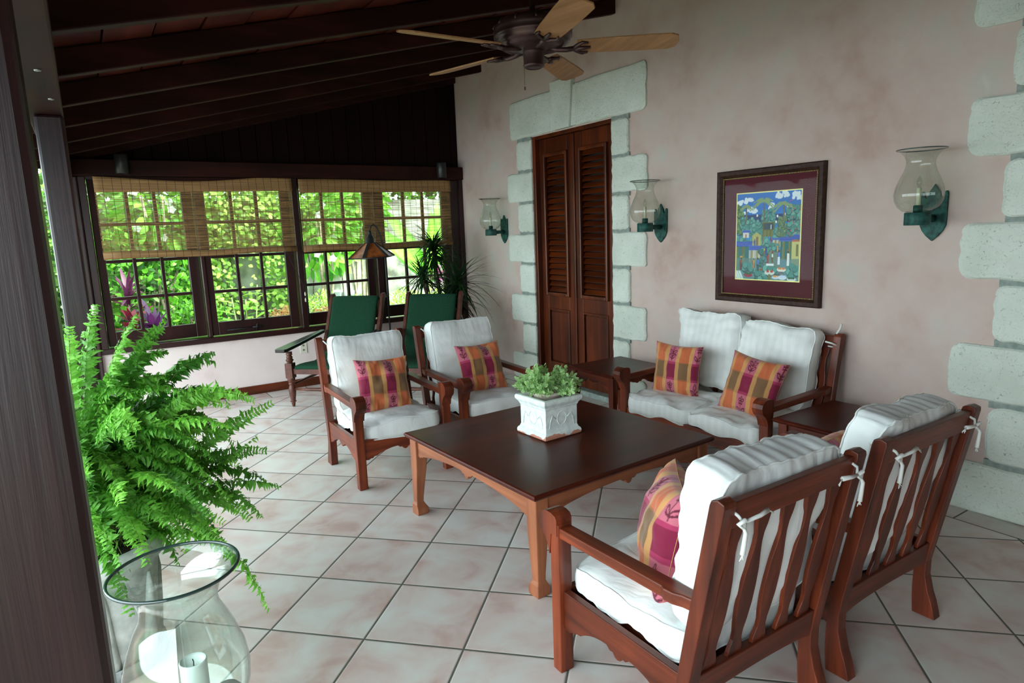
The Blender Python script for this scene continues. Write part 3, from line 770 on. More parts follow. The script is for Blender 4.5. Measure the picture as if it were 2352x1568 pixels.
where = {'A': 'on the armchair nearest the fern', 'B': 'on the armchair nearest the door', 'C': 'on the foreground armchair', 'D': 'on the rear-view armchair beside the quoins'}
tiesmat = M['tie']
def ties(parent, M_, y, seed, big=1):
    # a cotton tie looped round the back post with a knot and two loose ends, in chair space
    rr = random.Random(seed); mb = MB(); f, r = rear_edge(.80)
    s = 1 if y > 0 else -1; yi = s*(abs(y)-.05); yo = s*(abs(y)+.004)
    mb.tube([(f+.03, yi-.01*s, .80), (f-.0, yi+.004*s, .822), (r-.006, yi, .80), (r-.012, yi-.01*s, .785)], .0045, 6)
    k = Vector((r-.014, yi-.004*s, .782))
    mb.tube([k+Vector((0, -.012, .004)), k+Vector((-.01, 0, .012)), k+Vector((0, .012, 0)), k+Vector((-.006, 0, -.012)), k+Vector((0, -.012, .004))], .006, 6)
    for a, b_ in ((.055*big, -.035), (-.0, -.075)):
        e = k+Vector((-.012, a*s*-1, .01 if a else -.02)); g = k+Vector((-.01, a*1.7*-s+.008, b_+(.05 if a else 0)))
        mb.tube([k, e, g], [.004, .0055, .007], 6)
        for q in range(5): mb.tube([g, g+Vector((rr.uniform(-.006, .006), (-s*.018 if a else rr.uniform(-.006, .006)), -.012+rr.uniform(-.006, .003)))], .0012, 4)
    o = mb.build('tie', tiesmat, parent); o.matrix_parent_inverse = parent.matrix_world.inverted(); o.matrix_world = M_
    return o
# shared cushion meshes
for key, c, sd in (('A', cA, 1), ('B', cB, 2), ('C', cC, 3), ('D', cD, 4)):
    cm = chairM(*c)
    s = make_cushion('seat_cushion', 'white cotton seat cushion '+where[key], .515, .535, .088, sd, 'white chair seat cushions', bulge=.26, wr=.010)
    place(s, cm @ Matrix.Translation((.028, 0, .338)))
    b = make_cushion('back_cushion', 'white cotton back cushion with piping '+where[key], .50, .51, .105, sd+10, 'white chair back cushions', bulge=.24, wr=.010, ears=(.03 if key in 'AB' else .012), gather=.0022)
    bm = cm @ back_cushion_M(up=(-.03 if key == 'A' else -.012), h=.49, lean=-.02) @ Matrix.Rotation(0 if key in 'AB' else .02, 4, 'Z')
    place(b, bm); bpy.context.view_layer.update()
    for y in (-HW, HW):
        if key in 'CD' or y < 0: ties(b, cm, y, sd*7+int(y*10), 1 if key in 'CD' else .6)
M['stripe'] = cottonmat('striped_cotton', (222,226,221), (233,236,232), .052)
for name, yl, sd in (('left', -.258, 21), ('right', .258, 22)):
    s = make_cushion('seat_cushion', 'striped white seat cushion on the %s half of the loveseat' % name, .525, .55, .085, sd, 'striped loveseat cushions', bulge=.3, wr=.014, matc='stripe')
    place(s, LM @ Matrix.Translation((.035, yl, .342)) @ Matrix.Rotation(.03 if sd == 21 else -.02, 4, 'Z'))
    b = make_cushion('back_cushion', 'striped white back cushion on the %s half of the loveseat' % name, .51, .50, .10, sd+5, 'striped loveseat cushions', bulge=.38, wr=.016, matc='stripe', ears=.022, gather=.002)
    place(b, LM @ back_cushion_M(y=-.272 if sd == 21 else .218, up=(.02 if sd == 21 else -.01), h=.5, lean=-.03 if sd == 21 else .0) @ Matrix.Rotation(.02 if sd == 21 else -.02, 4, 'Z'))
    bpy.context.view_layer.update()
    if sd == 22:
        mb = MB().tube([(-.30, .50, .80), (-.32, .53, .79), (-.345, .55, .775)], .005).tube([(-.36, .53, .84), (-.37, .545, .87), (-.375, .55, .90)], .006).tube([(-.33, .5, .77), (-.34, .53, .765)], .004)
        o = mb.build('tie', tiesmat, b); o.matrix_parent_inverse = b.matrix_world.inverted(); o.matrix_world = LM

# ------------------------------------------------ plaid throw pillows, woven pattern computed per vertex
C_ = {k: np.array(lin(v)) for k, v in dict(tan=(196,142,84), mag=(122,8,52), pink=(184,96,112), orn=(190,98,56), olv=(116,84,52), line=(92,12,38), mag2=(158,40,80)).items()}
def seg(px, py, ax, ay, bx, by):
    t = max(0, min(1, ((px-ax)*(bx-ax)+(py-ay)*(by-ay))/((bx-ax)**2+(by-ay)**2+1e-9))); return math.hypot(px-ax-t*(bx-ax), py-ay-t*(by-ay))
def leafd(px, py, ax, ay, bx, by, w):
    L_ = math.hypot(bx-ax, by-ay); t = ((px-ax)*(bx-ax)+(py-ay)*(by-ay))/L_**2
    if t < 0 or t > 1: return 9
    d = abs((px-ax)*(by-ay)-(py-ay)*(bx-ax))/L_; return abs(d-w*math.sin(PI*t))
def motif(u, v, kind):  # u,v in 0..1 in the cell
    d = seg(u, v, .5, .05, .5, .62)
    d = min(d, leafd(u, v, .5, .15, .12, .38, .07), leafd(u, v, .5, .15, .88, .38, .07))
    if kind:
        for k in range(5):
            a = PI/2+k*2*PI/5; d = min(d, leafd(u, v, .5, .72, .5+.3*math.cos(a), .72+.21*math.sin(a), .06))
    else:
        d = min(d, leafd(u, v, .5, .4, .1, .62, .07), leafd(u, v, .5, .4, .9, .62, .07), leafd(u, v, .5, .58, .5, .95, .09))
    return d
def plaid(u, v, su, sv):
    # u, v in 0..1 over the pillow
    U = u*3.95+su; V = v*2.7+sv
    cu = U % 2; row = V % 2
    if cu < .72: colt = 'P'; x = cu/.72
    elif cu < 1.0: colt = 'T'
    elif cu < 1.72: colt = 'O'; x = (cu-1)/.72
    else: colt = 'T'
    mid = row < .95   # dark row / light row
    if colt == 'T': return C_['tan']*(.82 if mid else 1)
    if colt == 'P':
        if mid:
            return C_['mag2'] if row < .13 or row > .82 else C_['mag']
        k = (int(U//2)+int(V//2)) % 2
        return C_['line'] if motif(x, (row-.95)/1.05, k) < .03 else C_['pink']
    if mid: return C_['olv'] if .06 < row < .9 else (C_['olv']+C_['orn'])/2
    return C_['orn']
M['plaid'] = vcol('plaid_pillow_weave', rough=.75, sheen=.3, bumpscale=260)
def pillow(label, S, T, su, sv, Mx, seed, dent=0, N_=110):
    mb = MB(); cols = []; rr = Vector((seed*2.1, seed*5.3, 0)); S = S/1.04
    for side in (1, -1):
        base = len(mb.v)
        for i in range(N_+1):
            for j in range(N_+1):
                u, v = i/N_, j/N_; a, b_ = 2*u-1, 2*v-1
                pin = .10
                x = a*(1-pin*(1-b_*b_)*abs(a)**2); y = b_*(1-pin*(1-a*a)*abs(b_)**2)
                h = (max(0, (1-a*a))*max(0, (1-b_*b_)))**.42
                z = side*T/2*h
                q = Vector((x*3+rr.x, y*3+rr.y, side*2.0))
                e = 1-h
                z += side*(noise.noise(q)*.012+noise.noise(Vector((x*9, y*3.5, side))+rr)*.012*e*(1 if abs(b_) > .4 else .5))*min(1, h*2.5)
                if dent: z -= side*dent*math.exp(-((a-.35)**2/.08+(b_-.9)**2/.1))*min(1, h*3)
                mb.v.append((x*S/2, y*S/2, z)); c = plaid(u if side > 0 else 1-u, v, su, sv); cols.append((*c, 1))
        W_ = N_+1
        for i in range(N_):
            for j in range(N_):
                a = base+i*W_+j; q = (a, a+W_, a+W_+1, a+1); mb.f.append(q if side > 0 else q[::-1]); mb.sm.append(True)
    mb.c = np.array(cols); o = mb.build('throw_pillow', M['plaid']); tag(o, label, 'pillow', 'plaid throw pillows')
    o.matrix_world = Mx
    e = .5*S; ring = []
    for (ax, ay, bx, by) in ((-1,-1,1,-1),(1,-1,1,1),(1,1,-1,1),(-1,1,-1,-1)):
        for k in range(10):
            a = ax+(bx-ax)*k/10; b_ = ay+(by-ay)*k/10
            x = a*(1-.10*(1-b_*b_)*abs(a)**2); y = b_*(1-.10*(1-a*a)*abs(b_)**2); ring.append((x*e, y*e, 0))
    MB().tube(ring, .0011, 5, closed=True).build('seam', M['tanseam'], o)
    return o
M['tanseam'] = flat('tan_seam', (196,146,92), rough=.8)
def pM(cm, fx, fy, fz, lean, yaw=0, roll=0):
    # pillow face (+z) to chair front, v (+y local) up; lean back by angle
    up = Vector((-math.sin(lean), 0, math.cos(lean))); fw = Vector((math.cos(lean), 0, math.sin(lean))); sd = up.cross(fw)
    R = Matrix(((sd.x, up.x, fw.x), (sd.y, up.y, fw.y), (sd.z, up.z, fw.z))).to_4x4()
    return cm @ Matrix.Translation((fx, fy, fz)) @ Matrix.Rotation(yaw, 4, 'Z') @ R @ Matrix.Rotation(roll, 4, 'Z')
PL = {}
pillow('plaid throw pillow on the armchair nearest the fern', .37, .13, 0, 1.15, pM(chairM(*cA), .0, .0, .545, .33, -.05, -.04), 1, dent=.03)
pillow('plaid throw pillow on the armchair nearest the door', .37, .13, 0, 1.15, pM(chairM(*cB), -.01, .03, .548, .36, -.0, .0), 2, dent=.03)
pillow('plaid throw pillow on the foreground armchair, seen side-on', .37, .18, .62, 1.0, pM(chairM(*cC), .02, .06, .548, .22, .85, .03), 3)
pillow('plaid throw pillow half hidden on the chair beside the quoins', .37, .14, .2, 1.1, pM(chairM(*cD), .0, .05, .545, .3, .0, .0), 4)
pillow('plaid throw pillow leaning on the left side of the loveseat', .355, .12, .55, 1.15, pM(LM, .07, -.285, .562, .12, .22, -.03), 5)
pillow('plaid throw pillow leaning on the right side of the loveseat', .37, .13, .5, 1.1, pM(LM, .06, .285, .552, .30, .12, -.13), 6)

# ------------------------------------------------ tables
def table(name, label, cat, sx, sy, h, legw, loc, rz, apr, mats, cab=False, group=None):
    t = thing(name, label, cat, loc, rz, group)
    tp, lg, ax_, ay_ = mats
    # moulded top
    th = .026
    mb = MB(); o = .0
    rings = [(-.02, -th), (-.006, -th+.002), (0, -th*.55), (0, -.008), (-.004, -.002), (-.010, 0)]
    vs = []; fs = []
    for r, z in rings: vs += [(a*(sx/2+r), b_*(sy/2+r), h+z) for a, b_ in ((-1,-1),(1,-1),(1,1),(-1,1))]
    for k in range(len(rings)-1): fs += [(4*k+i, 4*k+(i+1) % 4, 4*k+4+(i+1) % 4, 4*k+4+i) for i in range(4)]
    fs += [(3,2,1,0), tuple(4*(len(rings)-1)+i for i in range(4))]
    mb.add(vs, fs).build('table_top', M[tp], t, bevel=.002)
    ins = .022
    for a in (-1, 1):
        for b_ in (-1, 1):
            x1, y1 = a*(sx/2-ins), b_*(sy/2-ins)
            mb = MB(); K = [(h-th, 1.0), (h-.14, 1.0), (h-.2, .92), (.10, .66), (.07, .64), (.055, .74), (.035, .92), (.015, .93), (0, .86)]
            vs = []; fs = []
            for z, s in K:
                w = legw*s; xo = x1+(-a*0) ; yo = y1
                # taper on the inner faces, foot flares both ways
                fl = .006 if z < .06 else 0
                xa, xb = xo+a*fl, xo-a*w; ya, yb = yo+b_*fl, yo-b_*w
                vs += [(xa, ya, z), (xb, ya, z), (xb, yb, z), (xa, yb, z)]
            for k in range(len(K)-1): fs += [(4*k+i, 4*k+(i+1) % 4, 4*k+4+(i+1) % 4, 4*k+4+i) for i in range(4)]
            fs += [(0,1,2,3), tuple(4*(len(K)-1)+i for i in (3,2,1,0))]
            mb.add(vs, fs).build('leg', M[lg], t, bevel=.004)
    for a in (-1, 1):
        L_ = sx-2*ins-2*legw*.9
        MB().prism([(u-L_/2, z) for u, z in scallop(L_, h-th, *apr)], *(sorted((a*(sy/2-ins-.012), a*(sy/2-ins-.034)))), 'y').build('apron', M[ax_], t, bevel=.003)
        L_ = sy-2*ins-2*legw*.9
        MB().prism([(u-L_/2, z) for u, z in scallop(L_, h-th, *apr)], *(sorted((a*(sx/2-ins-.012), a*(sx/2-ins-.034)))), 'x').build('apron', M[ay_], t, bevel=.003)
    return t
table('coffee_table', 'large square dark-topped coffee table with pale legs in the middle', 'coffee table', 1.135, 1.135, .455, .066, (-2.61, 1.912, 0), math.radians(3), (.335, .382, .352), ('top', 'tab_z', 'tab_x', 'tab_y'))
table('side_table', 'dark wooden side table between the loveseat and the louvred door', 'side table', .50, .53, .49, .05, (-3.535, 3.185, 0), 0, (.375, .415, .395), ('top', 'red_z', 'red_x', 'red_y'), group='side tables')
table('side_table', 'dark wooden side table at the right end of the loveseat', 'side table', .52, .55, .49, .05, (-1.765, 3.17, 0), 0, (.375, .415, .395), ('top', 'red_z', 'red_x', 'red_y'), group='side tables')

# ------------------------------------------------ green planter's chairs
def turned(z0, z1, prof, x, y):
    return MB().lathe([(r, z0+(z1-z0)*u) for u, r in prof], 16, M=Matrix.Translation((x, y, 0)))
def planter_chair(label):
    t = thing('plantation_chair', label, 'chair', group='green plantation chairs')
    hw = .29
    W, D = M['chair2'], M['chair2dark']
    pu = [(0, .012), (.1, .017), (.16, .018), (.17, .028), (.19, .028), (.2, .02), (.42, .029), (.6, .033), (.7, .026), (.74, .02), (.78, .030), (.82, .024), (.86, .03), (.9, .034), (1, .034)]
    up2 = [(0, .034), (.05, .03), (.1, .022), (.3, .036), (.45, .024), (.55, .03), (.7, .02), (.78, .03), (.9, .026), (1, .03)]
    for s in (-1, 1):
        y = s*hw
        mb = turned(0, .27, pu, .02, y)
        mb.prism([(-.034, -.034), (.034, -.034), (.034, .034), (-.034, .034)], .265, .40, 'z', M=Matrix.Translation((.02, y, 0)))
        v2 = turned(.395, .50, up2, .02, y); mb.add(v2.v, v2.f, True)
        mb.build('front_leg', W, t, bevel=.002)
        mb = MB().prism([(-.66, 0), (-.60, 0), (-.545, .2), (-.55, .32), (-.60, .32), (-.60, .2)], y-.022, y+.022, 'y'); mb.build('rear_leg', W, t, bevel=.004)
        # long paddle arm
        vs = []; n = 10
        a = [(.165, .045), (.14, .055), (-.1, .05), (-.45, .032), (-.62, .024)]
        pl = [(x, y+w) for x, w in a]+[(x, y-w) for x, w in reversed(a)]; n = len(pl)
        def z_(x): return .515+(.2-x)*.07
        vs = [(x, yy, z_(x)) for x, yy in pl]+[(x, yy, z_(x)+.03) for x, yy in pl]
        fs = [tuple(reversed(range(n))), tuple(range(n, 2*n))]+[(i, (i+1) % n, (i+1) % n+n, i+n) for i in range(n)]
        MB().add(vs, fs).build('arm', D, t, bevel=.005)
        # side frame of the reclined back and seat
        path = [(.0, .335), (-.15, .315), (-.32, .30), (-.45, .315), (-.56, .40), (-.66, .56), (-.74, .72), (-.80, .86), (-.83, .90), (-.865, .905)]
        top = [(x, z+.03) for x, z in path]; bot = [(x+ (.0 if x > -.5 else -.04), z-.022) for x, z in path]
        MB().prism(top+list(reversed(bot)), y-.016-s*.02, y+.016-s*.02, 'y').build('side_frame', W, t, bevel=.004)
    MB().box(.0, .035, -hw+.03, hw-.03, .30, .35).build('front_rail', W, t, bevel=.004)
    MB().tube([(.02, -hw, .16), (.02, -.12, .16), (.02, 0, .16), (.02, .12, .16), (.02, hw, .16)], [.009, .014, .018, .014, .009], 12).build('stretcher', W, t)
    for s in (-1, 1): MB().tube([(.02, s*hw, .2), (-.3, s*hw, .2), (-.57, s*hw, .2)], [.009, .015, .009], 12).build('stretcher', W, t)
    # upholstery: one continuous padded sheet
    path = [(.04, .335), (.045, .36), (.03, .385), (-.1, .372), (-.25, .352), (-.38, .348), (-.48, .375), (-.56, .46), (-.63, .58), (-.69, .70), (-.745, .82), (-.775, .885), (-.80, .91), (-.83, .905), (-.85, .88)]
    mb = MB(); n = 14; vs = []; fs = []
    for i in range(n+1):
        b_ = -1+2*i/n; pf = (1-b_**6)
        for k, (x, z) in enumerate(path):
            nx = .35 if k > 6 else 0
            vs.append((x+.02*pf*(nx*2), b_*(hw-.045), z+.022*pf*(1 if 2 < k < 8 else .3)))
    m_ = len(path)
    for i in range(n):
        for k in range(m_-1): a = i*m_+k; fs.append((a, a+m_, a+m_+1, a+1))
    o = mb.add(vs, fs, True).build('upholstery', M['green'], t)
    so = o.modifiers.new('t', 'SOLIDIFY'); so.thickness = .035; so.offset = -1
    su = o.modifiers.new('s', 'SUBSURF'); su.levels = 1; su.render_levels = 1
    return t
g1 = planter_chair('green upholstered plantation chair on the left, its paddle arm and turned leg showing')
g1.location = (-5.70, 1.645, 0); g1.rotation_euler.z = -PI/4
dup(g1, (-5.20, 2.25, 0), -PI/4, 'green upholstered plantation chair on the right, before the spiky plant')
# ============================================================ CEILING FAN
fan = thing('ceiling_fan', 'five-bladed ceiling fan with tan blades and bronze motor above the coffee table', 'ceiling fan', (-2.6, 1.85, 0))
M['blade'] = wood('fan_blade_weave', (132,94,60), (178,136,94), 'x', rough=.5, coat=0, streak=30)
MB().lathe([(0, 2.84), (.07, 2.84), (.072, 2.80), (.03, 2.765), (.014, 2.76), (.013, 2.47), (.03, 2.465), (.034, 2.44), (0, 2.44)], 24).build('downrod', M['metal_dark'], fan)
mb = MB().lathe([(0, 2.452), (.06, 2.452), (.12, 2.446), (.158, 2.432), (.178, 2.412), (.182, 2.392), (.176, 2.382), (.182, 2.374), (.180, 2.362), (.170, 2.356), (.172, 2.348), (.160, 2.334), (.148, 2.330), (.146, 2.322), (.11, 2.312), (.07, 2.306), (0, 2.306)], 40)
mo = mb.build('motor_housing', M['metal_dark'], fan)
for k in range(24):
    a = 2*PI*k/24; MB().tube([(.168*math.cos(a), .168*math.sin(a), 2.431), (.181*math.cos(a), .181*math.sin(a), 2.405)], .005, 6).build('rib', M['metal_dark'], mo) if k % 2 == 0 else None
mb = MB().lathe([(0, 2.31), (.05, 2.31), (.048, 2.30), (.046, 2.25), (.049, 2.246), (.047, 2.238), (.036, 2.232), (.034, 2.236), (.02, 2.234), (0, 2.236)], 28)
mb.build('switch_housing', M['metal_dark'], fan)
mb = MB(); 
for k in range(14): mb.lathe([(0, -.0022), (.0022, 0), (0, .0022)], 6, M=Matrix.Translation((-.034, -.03, 2.236-.0055*k)))
mb.lathe([(0, -.012), (.004, -.009), (.003, .004), (0, .006)], 8, M=Matrix.Translation((-.034, -.03, 2.236-.085)))
mb.build('pull_chain', M['metal_dark'], fan)
for k in range(5):
    a = .92+k*2*PI/5
    R = Matrix.Rotation(a, 4, 'Z'); T_ = R @ Matrix.Translation((0, 0, 2.318)) @ Matrix.Rotation(math.radians(-13), 4, 'X')
    pts = [(.20, -.052), (.30, -.060), (.52, -.066), (.62, -.066), (.652, -.048), (.662, 0), (.652, .048), (.62, .066), (.52, .066), (.30, .060), (.20, .052)]
    bl = MB().prism(pts, -.004, .004, 'z', M=T_).build('blade', M['blade'], fan, bevel=.002)
    br = MB().tube([(.07, 0, -.0), (.11, 0, -.012), (.15, 0, -.014), (.19, 0, -.01)], [.016, .011, .012, .012], 8, M=T_)
    for s in (-1, 1): br.tube([(.185, 0, -.010), (.20, s*.025, -.010), (.225, s*.048, -.009), (.25, s*.042, -.009)], [.011, .009, .008, .005], 8, M=T_)
    br.tube([(.185, 0, -.010), (.23, 0, -.010), (.262, 0, -.008)], [.012, .011, .006], 8, M=T_)
    br.build('blade_iron', M['metal_dark'], bl)
# ============================================================ SCONCES
def sconce(xc, label):
    t = thing('wall_sconce', label, 'wall lamp', (xc, WY, 1.5), group='hurricane wall sconces')
    o = [(0, -.135), (.03, -.108), (.05, -.082), (.062, -.055), (.064, -.02), (.064, .10), (.060, .114), (.053, .116), (.047, .108), (.044, .088), (.036, .082), (.030, .094), (.026, .112), (.012, .132), (0, .152)]
    pts = o+[(-x, z) for x, z in reversed(o[1:-1])]
    MB().prism(pts, -.016, 0, 'y').build('backplate', M['verdigris'], t, bevel=.004)
    MB().tube([(0, -.01, -.02), (0, -.06, -.018), (0, -.115, -.018)], [.02, .016, .02], 14).build('arm', M['verdigris'], t)
    T_ = Matrix.Translation((0, -.17, 0))
    MB().lathe([(0, -.05), (.056, -.05), (.058, -.048), (.058, .010), (.055, .013), (.052, .006), (0, .006)], 28, M=T_).build('cup', M['verdigris'], t)
    MB().lathe([(0, .006), (.021, .006), (.021, .045), (.017, .047), (0, .047)], 16, M=T_).build('socket', M['verdigris'], t)
    c = MB().lathe([(0, .046), (.0105, .046), (.0105, .128), (.009, .131), (0, .131)], 12, M=T_).build('candle_tube', M['candletube'], t)
    MB().lathe([(.006, .13), (.007, .137), (.012, .15), (.011, .165), (.005, .182), (.001, .19)], 12, M=T_, cap=False).build('bulb', M['shade'], c)
    pr = [(.046, .014), (.07, .020), (.092, .04), (.106, .07), (.110, .10), (.104, .135), (.088, .175), (.072, .21), (.063, .24), (.063, .262), (.071, .284), (.088, .303), (.108, .314)]
    g = MB().lathe(pr, 40, M=T_, cap=False).build('glass_shade', M['shade'], t)
    MB().tube([(.108*math.cos(2*PI*k/40), .108*math.sin(2*PI*k/40), .314) for k in range(40)], .0030, 6, M=T_, closed=True).build('rim', M['rimglass'], g)
    return t
M['candletube'] = flat('candle_tube_ivory', (206,208,180), rough=.5)
s1 = sconce(-5.72, 'hurricane-glass wall sconce left of the door')
dup(s1, (-3.54, WY, 1.5), 0, 'hurricane-glass wall sconce between the louvred door and the painting')
dup(s1, (-1.655, WY, 1.5), 0, 'hurricane-glass wall sconce right of the painting')
# ============================================================ PAINTING
pt = thing('framed_painting', 'framed tropical market painting with dark red mat above the loveseat', 'painting', (-2.625, WY, 1.40))
M['frame'] = flat('brown_frame', (44,26,20), rough=.5, c2=(66,42,32), nscale=40, bump=.1, spec=.2)
M['mat'] = flat('red_mat', (84,20,34), rough=.9); M['bead'] = flat('gold_beads', (190,178,110), rough=.35, metal=.5)
fw_, fh_ = .385, .428
mb = MB(); prof = [(0, 0), (0, -.026), (.008, -.034), (.03, -.034), (.044, -.022), (.052, -.016), (.052, 0)]
vs = []; fs = []
for i, y in prof: vs += [(a*(fw_-i), y, b_*(fh_-i)) for a, b_ in ((-1,-1),(1,-1),(1,1),(-1,1))]
for k in range(len(prof)-1): fs += [(4*k+i, 4*k+4+i, 4*k+4+(i+1) % 4, 4*k+(i+1) % 4) for i in range(4)]
mb.add(vs, fs).build('frame', M['frame'], pt)
mb = MB(); bx, bz = fw_-.051, fh_-.051
def beads(p, q, n):
    for k in range(n):
        t = k/n; x = p[0]+(q[0]-p[0])*t; z = p[1]+(q[1]-p[1])*t
        mb.lathe([(0, -.004), (.0032, -.002), (.0032, .002), (0, .004)], 6, M=Matrix.Translation((x, -.018, z)))
for p, q, n in (((-bx, -bz), (bx, -bz), 66), ((bx, -bz), (bx, bz), 74), ((bx, bz), (-bx, bz), 66), ((-bx, bz), (-bx, -bz), 74)): beads(p, q, n)
mb.build('beading', M['bead'], pt)
MB().box(-.335, .335, -.006, -.003, -.378, .378).build('mat', M['mat'], pt)
MB().box(-.237, .237, -.008, -.005, -.281, .281).build('fillet', M['bead2'] if 'bead2' in M else M['bead'], pt)
# the print: a painted tropical market, computed per vertex
NX, NZ = 170, 204
rp = np.random.RandomState(3)
img = np.zeros((NZ, NX, 3)); UU, VV = np.meshgrid((np.arange(NX)+.5)/NX, (np.arange(NZ)+.5)/NZ)  # V up
def put(mask, c, a=1.0): img[mask] = img[mask]*(1-a)+np.array(c)/255*a
def rect(x0, x1, y0, y1, c): put((UU > x0) & (UU < x1) & (VV > y0) & (VV < y1), c)
def ell(x, y, rx, ry, c, a=1.0): put(((UU-x)/rx)**2+((VV-y)/ry)**2 < 1, c, a)
def quad(x0, x1, y0, y1, sh, c): put((UU > x0+sh*(VV-y0)) & (UU < x1+sh*(VV-y0)) & (VV > y0) & (VV < y1), c)
img[:] = np.array((30,112,196))/255
img += (np.clip((.82-VV), 0, 1)*.35)[..., None]*np.array((.6, .8, .3))
for cx, cy, s in ((.06,.90,.06),(.16,.92,.06),(.24,.93,.04),(.22,.81,.06),(.30,.80,.05),(.12,.78,.03),(.57,.86,.04),(.54,.83,.03),(.68,.96,.06),(.78,.97,.06),(.93,.95,.07),(.98,.93,.05),(.84,.82,.04)):
    for k in range(14): ell(cx+rp.uniform(-.7, .7)*s, cy+rp.uniform(-.4, .4)*s, s*.35, s*.3, (226,236,244))
rect(0, 1, .66, .755, (16,52,104))
for cx, cy in ((.34,.745),(.66,.73),(.69,.71),(.64,.665),(.78,.745)): ell(cx, cy, .012, .016, (236,240,240))
def foliage2(x0, x1, y0, y1, n, r, c=(72,146,134)):
    for k in range(n):
        x, y = rp.uniform(x0, x1), rp.uniform(y0, y1); rr = r*rp.uniform(.7, 1.2); d = rp.uniform(-16, 22)
        ell(x, y, rr, rr*.85, (c[0]*.55, c[1]*.55, c[2]*.6)); ell(x, y+rr*.12, rr*.85, rr*.7, (c[0]+d, c[1]+d, c[2]+d))
foliage2(0, 1, .40, .60, 170, .035); foliage2(0, .1, .55, .86, 50, .03, (92,132,72)); foliage2(.08, .26, .55, .72, 50, .03); foliage2(.28, .42, .52, .68, 40, .03)
foliage2(.42, .62, .62, .80, 60, .026); foliage2(.66, .80, .5, .72, 80, .02, (96,132,88)); foliage2(.82, 1.0, .5, .84, 70, .04)
for k in range(40): ell(rp.uniform(.82, 1), rp.uniform(.5, .9), .006, .006, (190,70,70))
def palm(x, yb, yt, r):
    for t in np.linspace(0, 1, 60): ell(x+.01*math.sin(t*3), yb+(yt-yb)*t, .010, .01, (120,88,52) if int(t*30) % 2 else (90,110,70))
    for k in range(44):
        a = rp.uniform(-.35, PI+.35); L_ = r*rp.uniform(.35, 1.1)
        for t in np.linspace(0, 1, 26): ell(x+L_*t*math.cos(a), yt+L_*(t*math.sin(a)*.6-t*t*.42), .005, .006, (110+rp.randint(40), 158, 104))
palm(.44, .42, .90, .19); palm(.745, .68, .86, .15); palm(.155, .66, .85, .10)
# houses
def roof(x0, x1, y0, y1, sh, c=(40,72,170)): quad(x0, x1, y0, y1, sh, c); [quad(x0, x1, y, y+.004, sh, (74,112,206)) for y in np.arange(y0, y1, .012)]
def wallp(x0, x1, y0, y1, cols, n):
    for k in range(n): rect(x0+(x1-x0)*k/n, x0+(x1-x0)*(k+1)/n, y0, y1, cols[k % len(cols)])
wallp(.43, .60, .50, .62, [(96,100,44), (120,116,52)], 6); rect(.43, .62, .575, .66, (86,90,40)); rect(.45, .60, .585, .655, (40,66,70)); rect(.43, .62, .655, .668, (110,112,52))
wallp(.11, .21, .49, .55, [(214,206,196)], 1); roof(.10, .23, .548, .578, .3); rect(.15, .17, .49, .53, (150,70,50))
wallp(.27, .41, .37, .50, [(176,172,96), (196,190,110)], 5); quad(.27, .42, .50, .525, 0, (150,80,90)); put((VV > .5) & (VV < .555-abs(UU-.34)*.6) & (abs(UU-.34) < .085), (176,172,96)); rect(.33, .37, .38, .5, (122,104,56))
wallp(.60, .74, .38, .47, [(196,200,180), (150,140,90)], 5); roof(.58, .72, .463, .487, .3, (60,90,160))
wallp(.0, .22, .10, .40, [(110,116,50), (22,104,100), (22,104,100)], 6); roof(-.02, .26, .385, .445, .3); rect(.10, .14, .30, .38, (96,100,48))
wallp(.22, .40, .20, .35, [(176,180,168), (150,140,90), (200,196,180)], 6); roof(.22, .42, .345, .393, .2)
wallp(.72, .90, .24, .46, [(22,100,92), (112,118,52), (22,100,92)], 6); roof(.70, .92, .445, .495, .3); quad(.90, 1, .47, .52, .2, (50,80,180))
rect(.89, 1, .10, .455, (196,190,116)); rect(.955, .99, .28, .41, (116,110,56)); rect(.89, 1, .44, .46, (190,90,60))
rect(.40, .72, .12, .36, (104,128,110)); put((VV < .25), (96,128,118), .75)
foliage2(.40, .50, .16, .34, 14, .04, (52,120,116)); foliage2(.52, .68, .34, .42, 18, .03); foliage2(.14, .30, .09, .17, 14, .05); foliage2(.34, .52, .0, .08, 22, .05); foliage2(.50, .70, .07, .14, 14, .05); foliage2(.84, 1, .03, .17, 24, .045); foliage2(.70, .8, .05, .1, 8, .03, (100,120,120))
def person(x, y, h, top, skirt, basket=None):
    ell(x, y+h*.9, h*.07, h*.09, (44,28,24)); ell(x, y+h*.66, h*.12, h*.19, top); quad(x-h*.11, x+h*.11, y, y+h*.52, 0, skirt); quad(x-h*.15, x-h*.11, y+h*.35, y+h*.75, 0, (60,34,26))
    if basket: ell(x, y+h*1.03, h*.16, h*.07, basket)
person(.09, .11, .15, (150,70,44), (112,36,34), (206,150,40)); person(.30, .13, .12, (206,150,60), (196,120,60)); person(.37, .10, .16, (70,120,200), (24,84,76))
person(.53, .19, .12, (170,60,70), (150,50,60)); person(.60, .20, .12, (220,226,214), (110,80,50), (150,50,40)); person(.70, .18, .17, (90,130,220), (226,230,240)); person(.84, .17, .17, (230,232,220), (232,234,226), (120,100,40))
person(.50, .28, .11, (30,60,110), (40,80,150)); person(.68, .33, .08, (216,140,60), (206,150,90)); person(.31, .38, .10, (50,80,170), (60,90,180)); person(.57, .43, .07, (150,50,90), (140,50,90)); person(.565, .585, .06, (220,226,236), (226,230,240)); person(.47, .29, .09, (196,170,60), (110,100,60))
put((VV < .19) & (VV > .165) & (abs(UU-.565) < .06), (232,236,240))
